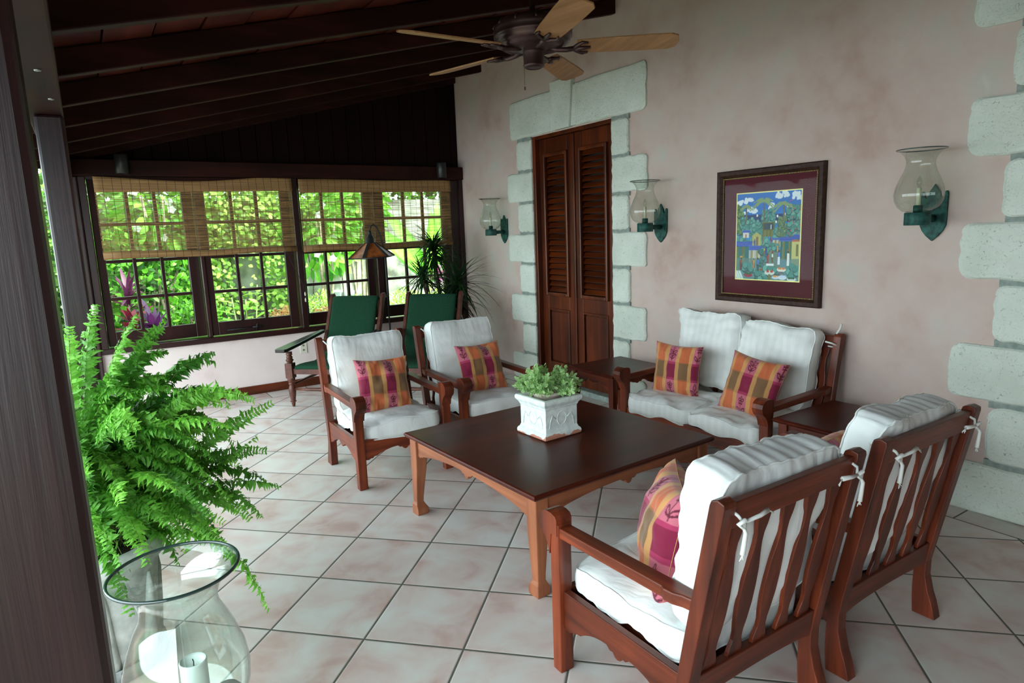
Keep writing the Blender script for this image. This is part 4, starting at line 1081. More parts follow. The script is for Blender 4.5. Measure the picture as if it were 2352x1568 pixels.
for x, y, rx, c, c2 in ((.21,.05,.075,(150,30,60),(36,90,50)), (.56,.085,.08,(206,214,206),(180,60,36)), (.745,.125,.07,(226,220,206),(214,120,50)), (.66,.035,.06,(206,214,230),(214,150,70)), (.76,.035,.07,(216,224,236),(196,214,240)), (.90,.02,.07,(216,224,220),(20,90,60)), (.42,.115,.03,(120,90,50),(170,60,40))):
    ell(x, y, rx, rx*.35, c); 
    for k in range(7): ell(x+rp.uniform(-.6, .6)*rx, y+rx*.2, rx*.2, rx*.18, c2)
for a in (.02, .06, .1): quad(a, a+.035, .0, .10, -.6, (206,220,216)); 
rect(.54, .575, .0, .07, (110,110,50))
mb = MB(); cols = []
for j in range(NZ+1):
    for i in range(NX+1):
        mb.v.append((-.230+.460*i/NX, -.0095, -.274+.548*j/NZ)); c = np.clip(img[min(j, NZ-1), min(i, NX-1)], 0, 1)*255; cols.append((*lin(c), 1))
for j in range(NZ):
    for i in range(NX): a = j*(NX+1)+i; mb.f.append((a, a+1, a+NX+2, a+NX+1)); mb.sm.append(False)
mb.c = np.array(cols)
M['print'] = vcol('painted_print', rough=.5, spec=.3)
mb.build('market_scene', M['print'], pt)
M['glazing'] = thinglass('picture_glass', (252,254,253), .004, .12)
MB().box(-.334, .334, -.0145, -.0135, -.377, .377).build('glazing', M['glazing'], pt)
# ============================================================ FLOOR LAMP
lp = thing('floor_lamp', 'dark metal gooseneck floor lamp with amber mica shade before the windows', 'floor lamp', (-6.22, 2.53, 0))
M['mica'] = flat('amber_mica', (112,56,24), rough=.45, c2=(170,98,48), nscale=22)
MB().lathe([(0, 0), (.13, 0), (.135, .008), (.12, .02), (.03, .035), (.014, .05), (0, .05)], 28).build('base', M['spotm'] if 'spotm' in M else M['fanblk'], lp)
MB().tube([(0, 0, .04), (0, 0, .8), (0, 0, 1.28), (.0, -.012, 1.38), (.0, -.04, 1.50), (.0, -.068, 1.575), (.0, -.10, 1.60), (.0, -.13, 1.585), (.0, -.145, 1.54)], [.009, .008, .008, .0085, .0085, .0085, .0085, .0085, .009], 10).build('pole', M['fanblk'], lp)
hd = MB().lathe([(0, 1.545), (.018, 1.54), (.022, 1.525), (.018, 1.505), (.03, 1.49), (.042, 1.46), (.044, 1.43), (.05, 1.425), (0, 1.42)], 18, M=Matrix.Translation((0, -.145, 0))).build('lamp_cap', M['fanblk'], lp)
ns = 6; a0 = .35
sh = MB(); ribs = []
tilt = Matrix.Translation((0, -.145, 1.42)) @ Matrix.Rotation(math.radians(2), 4, 'X')
for k in range(ns):
    a, b_ = a0+2*PI*k/ns, a0+2*PI*(k+1)/ns
    A, B = (.058*math.cos(a), .058*math.sin(a), 0), (.058*math.cos(b_), .058*math.sin(b_), 0); C2, D2 = (.225*math.cos(b_), .225*math.sin(b_), -.135), (.225*math.cos(a), .225*math.sin(a), -.135)
    sh.add([A, B, C2, D2], [(0, 1, 2, 3)], M=tilt)
so_ = sh.build('lamp_shade', M['mica'], lp); sm_ = so_.modifiers.new('s', 'SOLIDIFY'); sm_.thickness = .003
for k in range(ns):
    a, b_ = a0+2*PI*k/ns, a0+2*PI*(k+1)/ns; u = Vector((math.cos(a), math.sin(a), 0)); v = Vector((-math.sin(a), math.cos(a), 0))
    mb = MB(); p0 = u*.056+Vector((0, 0, .003)); p1 = u*.23+Vector((0, 0, -.135))
    mb.add([tuple(p0-v*.012), tuple(p0+v*.012), tuple(p1+v*.018), tuple(p1-v*.018)]+[tuple(q+Vector((0, 0, .005))) for q in (p0-v*.012, p0+v*.012, p1+v*.018, p1-v*.018)], [(3,2,1,0),(4,5,6,7),(0,1,5,4),(1,2,6,5),(2,3,7,6),(3,0,4,7)], M=tilt)
    mb.build('shade_rib', M['fanblk'], so_)
    MB().tube([(.227*math.cos(a), .227*math.sin(a), -.137), (.227*math.cos(b_), .227*math.sin(b_), -.137)], .007, 6, M=tilt).build('shade_hem', M['fanblk'], so_)
# ============================================================ PLANTER ON THE TABLE
pl = thing('square_planter', 'white weathered square terracotta planter standing on the coffee table', 'planter', (-2.655, 1.92, .455), math.radians(3))
def plmat():
    m, nt, b = newmat('whitewashed_terracotta'); L = nt.links.new
    tc = N(nt, 'ShaderNodeTexCoord'); sp = N(nt, 'ShaderNodeSeparateXYZ'); L(tc.outputs['Object'], sp.inputs[0])
    a = N(nt, 'ShaderNodeTexNoise'); a.inputs['Scale'].default_value = 9; a.inputs['Detail'].default_value = 4; L(tc.outputs['Object'], a.inputs['Vector'])
    c = N(nt, 'ShaderNodeTexNoise'); c.inputs['Scale'].default_value = 40; c.inputs['Detail'].default_value = 6; L(tc.outputs['Object'], c.inputs['Vector'])
    r = ramp(nt, [(.3, rgba((206,214,210))), (.6, rgba((228,236,232)))]); L(c.outputs['Fac'], r.inputs['Fac'])
    z = N(nt, 'ShaderNodeMath', operation='MULTIPLY_ADD'); L(sp.outputs[2], z.inputs[0]); z.inputs[1].default_value = -9; L(a.outputs['Fac'], z.inputs[2])
    g = N(nt, 'ShaderNodeMapRange'); g.inputs['From Min'].default_value = .37; g.inputs['From Max'].default_value = .39; L(z.outputs[0], g.inputs[0])
    mx = N(nt, 'ShaderNodeMixRGB'); L(g.outputs[0], mx.inputs[0]); L(r.outputs[0], mx.inputs[1]); mx.inputs[2].default_value = rgba((196,132,110)); L(mx.outputs[0], b.inputs['Base Color'])
    b.inputs['Roughness'].default_value = .9
    bp = N(nt, 'ShaderNodeBump'); bp.inputs['Strength'].default_value = .35; bp.inputs['Distance'].default_value = .003; L(c.outputs['Fac'], bp.inputs['Height']); L(bp.outputs[0], b.inputs['Normal'])
    return m
M['plant_white'] = plmat()
def sqlathe(prof):
    vs = []; fs = []; K = 8
    for r, z in prof:
        for s in range(4):
            a = [(-1,-1),(1,-1),(1,1),(-1,1)]; p, q = a[s], a[(s+1) % 4]
            for k in range(K): t = k/K; vs.append((r*(p[0]+(q[0]-p[0])*t), r*(p[1]+(q[1]-p[1])*t), z))
    n = 4*K
    for k in range(len(prof)-1): fs += [(k*n+i, k*n+(i+1) % n, (k+1)*n+(i+1) % n, (k+1)*n+i) for i in range(n)]
    fs += [tuple(reversed(range(n))), tuple(range((len(prof)-1)*n, len(prof)*n))]
    return MB().add(vs, fs)
bd = sqlathe([(.112, 0), (.119, .004), (.120, .02), (.116, .03), (.109, .036), (.104, .05), (.104, .15), (.107, .156), (.110, .16), (.109, .165), (.114, .168), (.115, .173), (.121, .178), (.125, .186), (.125, .198), (.120, .205), (.108, .206), (.098, .204), (.094, .19), (.092, .12)]).build('planter_body', M['plant_white'], pl, bevel=.003)
for s_, y_ in (('x', 1), ('y', 1)):
    for sg in (-1, 1):
        Rr = Matrix.Rotation({('x', 1): 0, ('x', -1): PI, ('y', 1): PI/2, ('y', -1): -PI/2}[(s_, sg)], 4, 'Z')
        ring = [(.104, .030*math.cos(2*PI*k/24), .1+.034*math.sin(2*PI*k/24)) for k in range(24)]
        mb = MB().tube(ring, .0028, 6, M=Rr, closed=True); MB_ = mb.build('relief_medallion', M['plant_white'], bd)
        for w_ in (-1, 1): MB().tube([(.104, w_*.036, .10), (.105, w_*.062, .12), (.105, w_*.075, .09), (.105, w_*.08, .055)], [.003, .004, .003, .002], 6, M=Rr).build('relief_swag', M['plant_white'], bd)
pp = thing('potted_plant', 'small bushy variegated green plant in a round pot set inside the square planter', 'potted plant', (-2.655, 1.92, .58))
M['claypot'] = flat('pale_clay', (186,168,156), rough=.9, c2=(206,192,182), nscale=20)
MB().lathe([(0, 0), (.055, 0), (.078, .085), (.088, .088), (.09, .102), (.084, .104), (.08, .09), (0, .088)], 28).build('pot', M['claypot'], pp)

class LV(MB):
    """leaf collector with a colour per vertex"""
    def __init__(s): super().__init__(); s.cols = []
    def leaf(s, p, d, n, L, w, c, ce=None, bend=.3, seg=3, tip=.0, wf=None, fold=.12):
        d = d.normalized(); sd = d.cross(n)
        if sd.length < 1e-4: sd = d.cross(Vector((1, .2, 0)))
        sd.normalize(); n = sd.cross(d).normalized(); b0 = len(s.v); ce = ce or c
        for k in range(seg+1):
            t = k/seg
            q = p+d*(L*t*(1-.15*bend*t))-n*(bend*L*t*t)
            ww = w*(wf(t) if wf else (math.sin(PI*min(1, .08+t*.92))**.75))
            if k == seg: ww = max(ww, w*.03)
            s.v.append(tuple(q-sd*ww+n*ww*fold)); s.v.append(tuple(q)); s.v.append(tuple(q+sd*ww+n*ww*fold))
            s.cols += [(*ce, 1), (*c, 1), (*ce, 1)]
        for k in range(seg):
            a = b0+3*k; s.f += [(a, a+1, a+4, a+3), (a+1, a+2, a+5, a+4)]; s.sm += [True, True]
    def finish(s, name, mat, parent=None, **k):
        s.c = np.array(s.cols); return s.build(name, mat, parent, **k)
def leafv(name, translucent=.35, rough=.45):
    m, nt, b = newmat(name); a = N(nt, 'ShaderNodeVertexColor'); a.layer_name = 'Col'
    nt.links.new(a.outputs[0], b.inputs['Base Color']); b.inputs['Roughness'].default_value = rough; b.inputs['Specular IOR Level'].default_value = .35
    tl = N(nt, 'ShaderNodeBsdfTranslucent'); nt.links.new(a.outputs[0], tl.inputs['Color']); mx = N(nt, 'ShaderNodeMixShader'); mx.inputs[0].default_value = translucent
    nt.links.new(b.outputs[0], mx.inputs[1]); nt.links.new(tl.outputs[0], mx.inputs[2]); nt.links.new(mx.outputs[0], nt.nodes['Material Output'].inputs['Surface'])
    return m
M['leafv'] = leafv('leaf_blades'); M['leafd'] = leafv('dark_leaf_blades', .15, .5)
def mixc(a, b_, t): return tuple(lin(tuple(a[i]+(b_[i]-a[i])*t for i in range(3))))
def rdir(up=0):
    while True:
        v = Vector((random.uniform(-1, 1), random.uniform(-1, 1), random.uniform(-1, 1)))
        if .1 < v.length < 1: v.normalize(); v.z += up; return v.normalized()
random.seed(11)
lv_ = LV()
for k in range(95):
    a = random.uniform(0, 2*PI); el = random.uniform(.25, 1.5); R_ = random.uniform(.10, .15)
    dr = Vector((math.cos(a)*math.cos(el), math.sin(a)*math.cos(el), math.sin(el)*.8))
    root = Vector((.05*math.cos(a), .05*math.sin(a), .095)); end = root+dr*R_
    for j in range(9):
        p = root+(end-root)*(.35+.65*j/8)
        for q in range(3):
            d = (dr*.6+rdir(.3)).normalized(); t = random.random()
            lv_.leaf(p, d, rdir(1), random.uniform(.018, .028), random.uniform(.007, .0105), mixc((84,158,60), (140,204,96), t), mixc((206,230,170), (232,246,204), random.random()), bend=.15, seg=3, wf=lambda t: (t**.8)*(1-t**6)*1.1+.05)
lv_.finish('foliage', M['leafv'], pp)

# ============================================================ FERN
fx, fy = -2.63, -.09
fp_ = thing('potted_fern', 'huge bright green sword fern in a weathered cement pot at the left', 'fern', (fx, fy, 0))
MB().lathe([(0, .035), (.135, .035), (.148, .05), (.168, .2), (.186, .36), (.196, .40), (.212, .405), (.215, .42), (.213, .46), (.205, .47), (.188, .468), (.182, .43), (0, .425)], 36).build('pot', M['pot'], fp_)
for k in range(7):
    a = k*2*PI/7; MB().tube([(.145*math.cos(a), .145*math.sin(a), .04), (.166*math.cos(a), .166*math.sin(a), .16), (.182*math.cos(a), .182*math.sin(a), .30), (.186*math.cos(a), .186*math.sin(a), .36)], [.03, .022, .016, .006], 8).build('pot_rib', M['pot'], fp_)
MB().lathe([(0, 0), (.17, 0), (.178, .01), (.182, .05), (.178, .056), (.166, .05), (.16, .034), (0, .034)], 36).build('saucer', M['saucer'], fp_)
MB().lathe([(0, .445), (.08, .45), (.15, .44), (.182, .43)], 30, cap=False).build('soil', M['soil'], fp_)
random.seed(5)
fl = LV(); stems = MB()
def frond(p0, p1, p2, L_w, shade):
    # quadratic arc with paired ruffled pinnae
    n = int((Vector(p1)-Vector(p0)).length/.0135+(Vector(p2)-Vector(p1)).length/.0135)
    P0, P1, P2 = Vector(p0), Vector(p1), Vector(p2); pts = []
    ax = Vector((0, 0, 1)).cross(P2-P0); 
    if ax.length < .05: ax = Vector((1, 0, 0))
    ax.normalize(); roll = random.uniform(-1.3, 1.3)
    for k in range(n+1):
        t = k/n; p = P0*(1-t)**2+P1*2*t*(1-t)+P2*t*t; tn = ((P1-P0)*(1-t)+(P2-P1)*t).normalized(); pts.append(p)
        if t < .13: continue
        s_ = ax.copy(); s_.rotate(Matrix.Rotation(roll+t*.5, 3, tn)); s_ = (s_-tn*s_.dot(tn)).normalized(); nn = s_.cross(tn).normalized()
        if nn.z < 0: nn = -nn
        w = L_w*min(1, .35+t*3.2)*(1 if t < .8 else 1-(t-.8)*2.6)
        for sg in (-1, 1):
            d = (s_*sg*1.0+tn*.32+nn*random.uniform(-.6, .5)).normalized()
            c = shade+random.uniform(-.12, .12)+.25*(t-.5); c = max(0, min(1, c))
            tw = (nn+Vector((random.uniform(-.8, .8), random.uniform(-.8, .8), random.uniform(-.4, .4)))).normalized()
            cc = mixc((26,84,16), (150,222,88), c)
            for q_ in (-1, 1): fl.leaf(p+d*w*random.uniform(.3, .55), (d*.55+tn*q_*.8+tw*random.uniform(-.5, .5)), tw, w*random.uniform(.28, .45), w*.085, cc, bend=.4, seg=2)
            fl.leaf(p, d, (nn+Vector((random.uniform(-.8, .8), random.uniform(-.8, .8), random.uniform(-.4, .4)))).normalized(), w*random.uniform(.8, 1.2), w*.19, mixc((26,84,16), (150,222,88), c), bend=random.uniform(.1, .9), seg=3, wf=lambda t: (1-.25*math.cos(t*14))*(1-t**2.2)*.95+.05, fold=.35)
    stems.tube(pts[:int(n*.97):6], .0012, 4)
Bz = .45
# fronds the eye picks out, by their tips (plant space)
for tip, mid, sh in (((.05, .63, .42), (.0, .30, .30), .6), ((.02, .45, .64), (0, .22, .62), .25), ((.06, .40, .50), (0, .25, .62), .2), ((.0, .30, .66), (.0, .12, .72), .45), ((.05, .56, .30), (0, .25, .1), .6),
                     ((.05, .58, .12), (.0, .34, .33), .35), ((.06, .55, -.02), (.02, .4, .28), .55), ((.10, .50, .0), (.06, .33, .26), .7), ((.15, .52, -.36), (.1, .42, .12), .8), ((.1, .40, -.1), (.05, .3, .2), .5),
                     ((.14, .24, -.08), (.1, .2, .15), .5), ((.1, .62, .10), (0, .38, .22), .5), ((0, .60, .22), (0, .3, .3), .4), ((-.1, .1, .84), (0, .0, .55), .6), ((-.05, .22, .80), (0, .06, .6), .7), ((0, .02, .78), (0, -.02, .5), .7), ((.05, .15, .70), (.02, .05, .5), .8), ((-.1, .3, .74), (-.02, .14, .66), .5)):
    frond((0+random.uniform(-.03, .03), .02, Bz), (mid[0], mid[1], Bz+mid[2]), (tip[0], tip[1], Bz+tip[2]), .040, sh)
for k in range(165):
    a = random.uniform(-PI, PI)
    if random.random() < .45: a = random.gauss(PI*.42, .7)
    L_ = random.uniform(.34, .68); up = random.uniform(.25, .78)
    u = Vector((math.cos(a), math.sin(a), 0)); reach = L_*random.uniform(.45, .85)
    r0 = Vector((random.uniform(-.09, .09), random.uniform(-.09, .09), Bz))
    zt = up*random.uniform(.2, 1.05)-random.uniform(0, .25)
    if u.y < -.3: reach *= .75
    tip = r0+u*reach+Vector((0, 0, zt)); mid = r0+u*reach*.32+Vector((0, 0, up*.95))
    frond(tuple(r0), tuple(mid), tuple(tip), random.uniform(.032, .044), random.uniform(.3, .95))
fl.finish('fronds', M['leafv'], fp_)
M['stemg'] = flat('stem_green', (96,120,50), rough=.6)
for k in range(60):
    a = random.uniform(0, 2*PI); stems.tube([(random.uniform(-.1, .1), random.uniform(-.1, .1), .44), (.1*math.cos(a), .1*math.sin(a), .56), (.22*math.cos(a), .22*math.sin(a), .5+random.uniform(-.1, .12))], .0012, 4)
stems.build('stems', M['stemg'], fp_)
# ============================================================ HURRICANE VASE
vz = thing('hurricane_vase', 'large clear glass hurricane vase with flared rim in the foreground', 'vase', (-1.945, .105, 0))
pr = [(.0, .012), (.06, .010), (.085, .0), (.092, .004), (.088, .014), (.07, .03), (.078, .055), (.11, .11), (.142, .17), (.160, .23), (.164, .28), (.156, .335), (.138, .39), (.118, .44), (.100, .478), (.098, .51), (.110, .545), (.136, .580), (.166, .600)]
vg = MB().lathe(pr, 64, cap=False).build('glass_body', M['vase'], vz)
so2 = vg.modifiers.new('s', 'SOLIDIFY'); so2.thickness = .003; so2.offset = -1
MB().tube([(.166*math.cos(2*PI*k/64), .166*math.sin(2*PI*k/64), .600) for k in range(64)], .0048, 8, closed=True).build('rolled_rim', M['rimglass'], vg)
cd = thing('pillar_candle', 'white pillar candle with a black wick inside the hurricane vase', 'candle', (-1.925, .120, .018))
MB().lathe([(0, 0), (.036, 0), (.036, .295), (.037, .306), (.034, .31), (.030, .302), (.018, .292), (0, .29)], 32).build('wax', M['candle'], cd)
MB().tube([(0, 0, .29), (.001, .001, .304), (.004, -.001, .314)], .0016, 5).build('wick', M['black'], cd)
st_ = MB().lathe([(0, 0), (.03, .004), (.042, .02), (.044, .1), (.04, .165), (.03, .178), (.012, .184), (0, .184)], 18)
st_ = st_.build('pumice_stone', M['pumice'] if 'pumice' in M else M['saucer'], loc=(-1.93, .20, .028), smooth=True); tag(st_, 'rough grey stone standing beside the candle inside the hurricane vase', 'stone')
# ============================================================ DRACAENA
dr = thing('dracaena', 'spiky dark dracaena with three heads in the corner by the windows', 'potted plant', (-6.12, 3.16, 0))
MB().lathe([(0, 0), (.13, 0), (.165, .26), (.18, .27), (.18, .3), (.165, .3), (.16, .27), (0, .26)], 28).build('pot', M['claypot'], dr)
M['bark'] = flat('bark', (70,60,48), rough=.95, c2=(120,108,88), nscale=50, bump=.5)
lv_ = LV(); random.seed(21)
heads = [(-.08, -.10, 1.40, .33), (-.04, -.12, 1.30, .30), (.04, .10, 1.0, .46), (-.02, -.26, 1.08, .33), (.06, .02, .86, .42)]
for hx_, hy_, hz_, L_ in heads:
    MB().tube([(hx_*.2, hy_*.2, .26), (hx_*.5+.01, hy_*.6, hz_*.55), (hx_, hy_, hz_-.12), (hx_, hy_, hz_)], [.022, .018, .014, .012], 8).build('stem', M['bark'], dr)
    for k in range(78):
        a = random.uniform(0, 2*PI); el = random.uniform(-.5, 1.35)
        d = Vector((math.cos(a)*math.cos(el), math.sin(a)*math.cos(el), math.sin(el)))
        p = Vector((hx_, hy_, hz_-random.uniform(0, .10)))
        lv_.leaf(p, d, Vector((0, 0, 1)), L_*random.uniform(.75, 1.15), .0135, mixc((8,30,10), (30,84,28), random.random()), bend=random.uniform(.1, .75), seg=5, wf=lambda t: (1-t)**.6*(.55+.45*min(1, t*5)), fold=.3)
lv_.finish('leaves', M['leafd'], dr)
# ============================================================ GARDEN
gl_ = MB().box(-16, -6.84, -9, 12, -.30, -.12); gl_.box(-6.84, 6, -9, -.32, -.30, -.12)
gm = flat('garden_lawn', (44,54,32), rough=1, c2=(70,80,54), nscale=3)
struct('garden_ground', gl_, gm)
gw = MB().box(-10.7, -10.25, -2.5, 9, -.15, 2.06).build('garden_wall', M['stonewall']); tag(gw, 'tall stained cement garden wall beyond the windows', 'wall')

def cloud(name, label, cat, c, r, n, L_, w, c1, c2, mat='leafv', up=.2, stems_=0, group=None, bend=.3, wf=None, ce=None, shell=.55, seed=None, face=None, k_=.6):
    L_, w, n = L_*k_, w*k_, int(n/k_**2*.9); c1 = tuple(v*.62 for v in c1)
    """one shrub: leaves on an ellipsoid crown around c (world), each leaf its own blade"""
    if seed is not None: random.seed(seed)
    t = thing(name, label, cat, (c[0], c[1], -.12), group=group); lf = LV()
    cz = c[2]+.12
    for k in range(n):
        d = rdir(); s_ = shell+(1-shell)*random.random()
        p = Vector((d.x*r[0]*s_, d.y*r[1]*s_, cz+d.z*r[2]*s_))
        if p.z < .01: p.z = random.uniform(.01, .1)
        dd = (d+rdir()*.8+Vector((0, 0, up))).normalized()
        nn = (face if face else d)+rdir()*.5
        tt = random.random()
        lf.leaf(p, dd, nn, L_*random.uniform(.7, 1.2), w*random.uniform(.8, 1.2), mixc(c1, c2, tt), mixc(ce[0], ce[1], random.random()) if ce else None, bend=random.uniform(0, bend*2), seg=3, wf=wf)
    lf.finish('leaves', M[mat], t)
    for k in range(stems_):
        a = random.uniform(0, 2*PI); q = random.uniform(.2, .6)
        MB().tube([(.04*math.cos(a), .04*math.sin(a), 0), (r[0]*q*.5*math.cos(a), r[1]*q*.5*math.sin(a), cz*.6), (r[0]*q*math.cos(a), r[1]*q*math.sin(a), cz+r[2]*.4)], [.018, .014, .006], 6).build('branch', M['bark'], t)
    return t
rnd = lambda t: math.sqrt(max(0, 1-(2*t-1)**2))*1.0+.02
G1, G2 = (50,120,26), (150,214,70)
# vines on the wall (own plants, facing the house)
def vine(label, y0, y1, z0, z1, n, L_, w, c1, c2, wf=None, seed=0, dens=None, x=-10.25, droop=.6):
    L_, w, n = L_*.7, w*.72, int(n*1.7); c1 = tuple(v*.62 for v in c1)
    random.seed(seed); t = thing('climbing_vine', label, 'vine', (x, (y0+y1)/2, -.12)); lf = LV(); yc = (y0+y1)/2
    for k in range(n):
        y, z = random.uniform(y0, y1), random.uniform(z0, z1)
        if dens and random.random() > dens(y, z): continue
        depth = random.random()**1.5*.42*(1-.5*abs((y-yc)/(y1-y0)))
        p = Vector((.03+depth, y-yc, z+.12)); d = Vector((random.uniform(.1, .7), random.uniform(-.8, .8), random.uniform(-1, .2)*droop))
        lf.leaf(p, d, Vector((1, random.uniform(-.5, .5), random.uniform(0, .9))), L_*random.uniform(.7, 1.25), w*random.uniform(.8, 1.2), mixc(c1, c2, random.random()**.8), bend=.2, seg=3, wf=wf)
    lf.finish('leaves', M['leafv'], t)
    for k in range(8):
        yy = random.uniform(y0, y1)-yc; MB().tube([(.02, yy, 0), (.04, yy+random.uniform(-.1, .1), z1*.4), (.05, yy+random.uniform(-.2, .2), z1*.8), (.06, yy+random.uniform(-.3, .3), z1+.1)], [.014, .01, .008, .004], 5).build('stem', M['bark'], t)
    return t
vine('dense dark leafy vine covering the garden wall behind the leftmost window', -.4, 1.35, .1, 2.3, 1500, .13, .035, (34,96,20), (120,190,60), seed=31)
vine('round-leaved yellow-green vine on the garden wall behind the second window', 1.3, 2.75, .5, 2.5, 1500, .085, .046, (96,170,36), (196,236,110), wf=rnd, seed=32, dens=lambda y, z: .12 if (1.75 < y < 2.15 and .6 < z < 1.25) else 1)
vine('light green vine hanging in strands over the garden wall behind the third window', 2.85, 3.9, .95, 2.4, 620, .13, .04, (104,176,40), (184,232,96), seed=33, dens=lambda y, z: min(1, max(.05, (z-.9-.25*math.sin(y*7))/.7)))
# hedge beyond the wall, as separate bushes
for i, (y, z, lab) in enumerate(((-.6, 2.7, 'far left bush rising behind the garden wall'), (.9, 2.9, 'broad bush behind the garden wall over the left windows'), (2.4, 2.8, 'bush behind the garden wall over the middle post'), (3.9, 2.75, 'bush behind the garden wall over the third window'), (5.4, 2.8, 'rightmost bush behind the garden wall'))):
    cloud('wall_bush', lab, 'bush', (-11.6, y, z), (.8, 1.05, .95), 700, .2, .055, (40,100,26), (140,200,70), stems_=3, group='bushes beyond the wall', seed=40+i)
# shrubs between wall and house
cloud('leafy_shrub', 'big dark-leaved shrub filling the leftmost window', 'shrub', (-9.2, .55, .85), (.5, .8, .9), 900, .17, .042, (36,104,22), (128,204,58), stems_=5, seed=51)
cloud('leafy_shrub', 'shrub with pointed bright leaves behind the right half of the leftmost window', 'shrub', (-8.7, 1.05, .35), (.4, .42, .6), 520, .12, .026, (70,150,30), (150,226,70), stems_=4, seed=52)
cloud('leafy_shrub', 'low lime shrub directly under the open casement of the leftmost window', 'shrub', (-7.7, .72, .15), (.3, .3, .38), 420, .09, .024, (120,196,40), (200,240,110), stems_=3, seed=53)
def cordyline(label, c, n, L_, c1, c2, seed, w=.032, group=None):
    c1 = tuple(v*.62 for v in c1); c2 = tuple(v*.55 for v in c2)
    random.seed(seed); t = thing('cordyline', label, 'shrub', (c[0], c[1], -.12), group=group); lf = LV()
    for k in range(n):
        a = random.uniform(0, 2*PI); el = random.uniform(.1, 1.45)
        lf.leaf(Vector((0, 0, c[2]+.12-random.uniform(0, .22))), Vector((math.cos(a)*math.cos(el), math.sin(a)*math.cos(el), math.sin(el))), Vector((0, 0, 1)), L_*random.uniform(.7, 1.1), w, mixc(c1, c2, random.random()), bend=random.uniform(.1, .6), seg=5, wf=lambda t: math.sin(PI*min(1, .1+.9*t))**.8)
    lf.finish('leaves', M['leafv'], t)
    MB().tube([(0, 0, 0), (.01, 0, c[2]*.5), (0, 0, c[2]+.1)], [.016, .014, .012], 6).build('stem', M['bark'], t)
cordyline('purple cordyline just right of the fern top, low in the leftmost window', (-7.9, .54, .60), 40, .40, (92,28,110), (170,70,160), 61)
cordyline('crimson cordyline low in the leftmost window beside the fern', (-8.1, .36, .66), 34, .32, (150,24,60), (214,70,90), 62)
cordyline('small purple cordyline halfway up in the leftmost window', (-8.5, .36, .98), 30, .34, (110,30,90), (170,50,120), 63, w=.024)
cordyline('pink striped cordyline in the rightmost window behind the spiky plant', (-8.9, 4.45, .85), 40, .42, (255,70,170), (255,255,255), 64, w=.034)
cordyline('dark purple spiky cordyline low in the second window', (-8.6, 1.85, .45), 22, .3, (70,36,50), (120,70,90), 65, w=.016)
def tallstem(label, c, h, n, seed):
    random.seed(seed); t = thing('ginger_plant', label, 'plant', (c[0], c[1], -.12), group='ginger plants'); lf = LV()
    for s_ in range(4):
        ox, oy = random.uniform(-.18, .18), random.uniform(-.14, .14); hh = h*random.uniform(.75, 1.05)
        MB().tube([(ox, oy, 0), (ox*1.2, oy*1.3, hh*.5), (ox*1.5, oy*1.9, hh)], [.012, .01, .006], 6).build('cane', M['cane'], t)
        for k in range(n):
            u = .35+.65*k/n; a = random.uniform(0, 2*PI)
            lf.leaf(Vector((ox*(1+.5*u), oy*(1+.9*u), hh*u)), Vector((math.cos(a), math.sin(a), .45)), Vector((0, 0, 1)), random.uniform(.22, .34), .035, mixc((120,196,50), (206,246,120), random.random()), bend=random.uniform(.2, .6), seg=5)
    lf.finish('leaves', M['leafv'], t)
M['cane'] = flat('pale_cane', (176,178,120), rough=.6)
tallstem('clump of tall pale-stemmed ginger plants in the second window', (-8.3, 1.52, 0), 1.2, 9, 71)
cloud('grass_clump', 'clump of long arching grass leaves low in the second window', 'grass clump', (-7.7, 1.42, .25), (.16, .16, .18), 90, .42, .011, (140,200,90), (214,240,160), up=1.1, seed=72, shell=.1, bend=.5)
cloud('leafy_shrub', 'shadowy green shrub low behind the middle of the second window', 'shrub', (-8.9, 2.0, .2), (.35, .4, .4), 420, .11, .028, (44,84,30), (120,160,70), stems_=3, seed=73)
# orange-pink bedding shrubs, one by one
for i, (x, y, z, r_, lab) in enumerate(((-7.75, 1.90, .46, .28, 'orange-pink coleus shrub beside the centre post, in the second window'), (-7.7, 2.40, .42, .30, 'orange-pink coleus shrub in the left part of the third window'), (-7.7, 2.95, .40, .32, 'orange-pink coleus shrub behind the left green chair'), (-7.75, 3.45, .36, .30, 'orange-pink coleus shrub at the left foot of the fourth window'), (-7.8, 3.98, .32, .32, 'orange-pink coleus shrub at the right foot of the fourth window'))):
    cloud('coleus_shrub', lab, 'shrub', (x, y, z), (.3, r_, .26), 620, .062, .022, (186,96,64), (244,186,150), ce=((196,120,70), (206,220,110)), stems_=3, group='coleus bedding', seed=80+i)
for i, (x, y, z, lab) in enumerate(((-8.4, 2.50, .56, 'feathery lime shrub in the left part of the third window'), (-8.5, 3.0, .45, 'feathery lime shrub behind the meter boxes'), (-8.5, 3.75, .50, 'low lime shrub in the left part of the fourth window'), (-8.5, 4.3, .46, 'low lime shrub in the right part of the fourth window'))):
    cloud('lime_shrub', lab, 'shrub', (x, y, z-.08), (.35, .34, .34), 620, .08, .012, (150,214,50), (220,248,130), stems_=3, group='lime shrubs', seed=90+i)
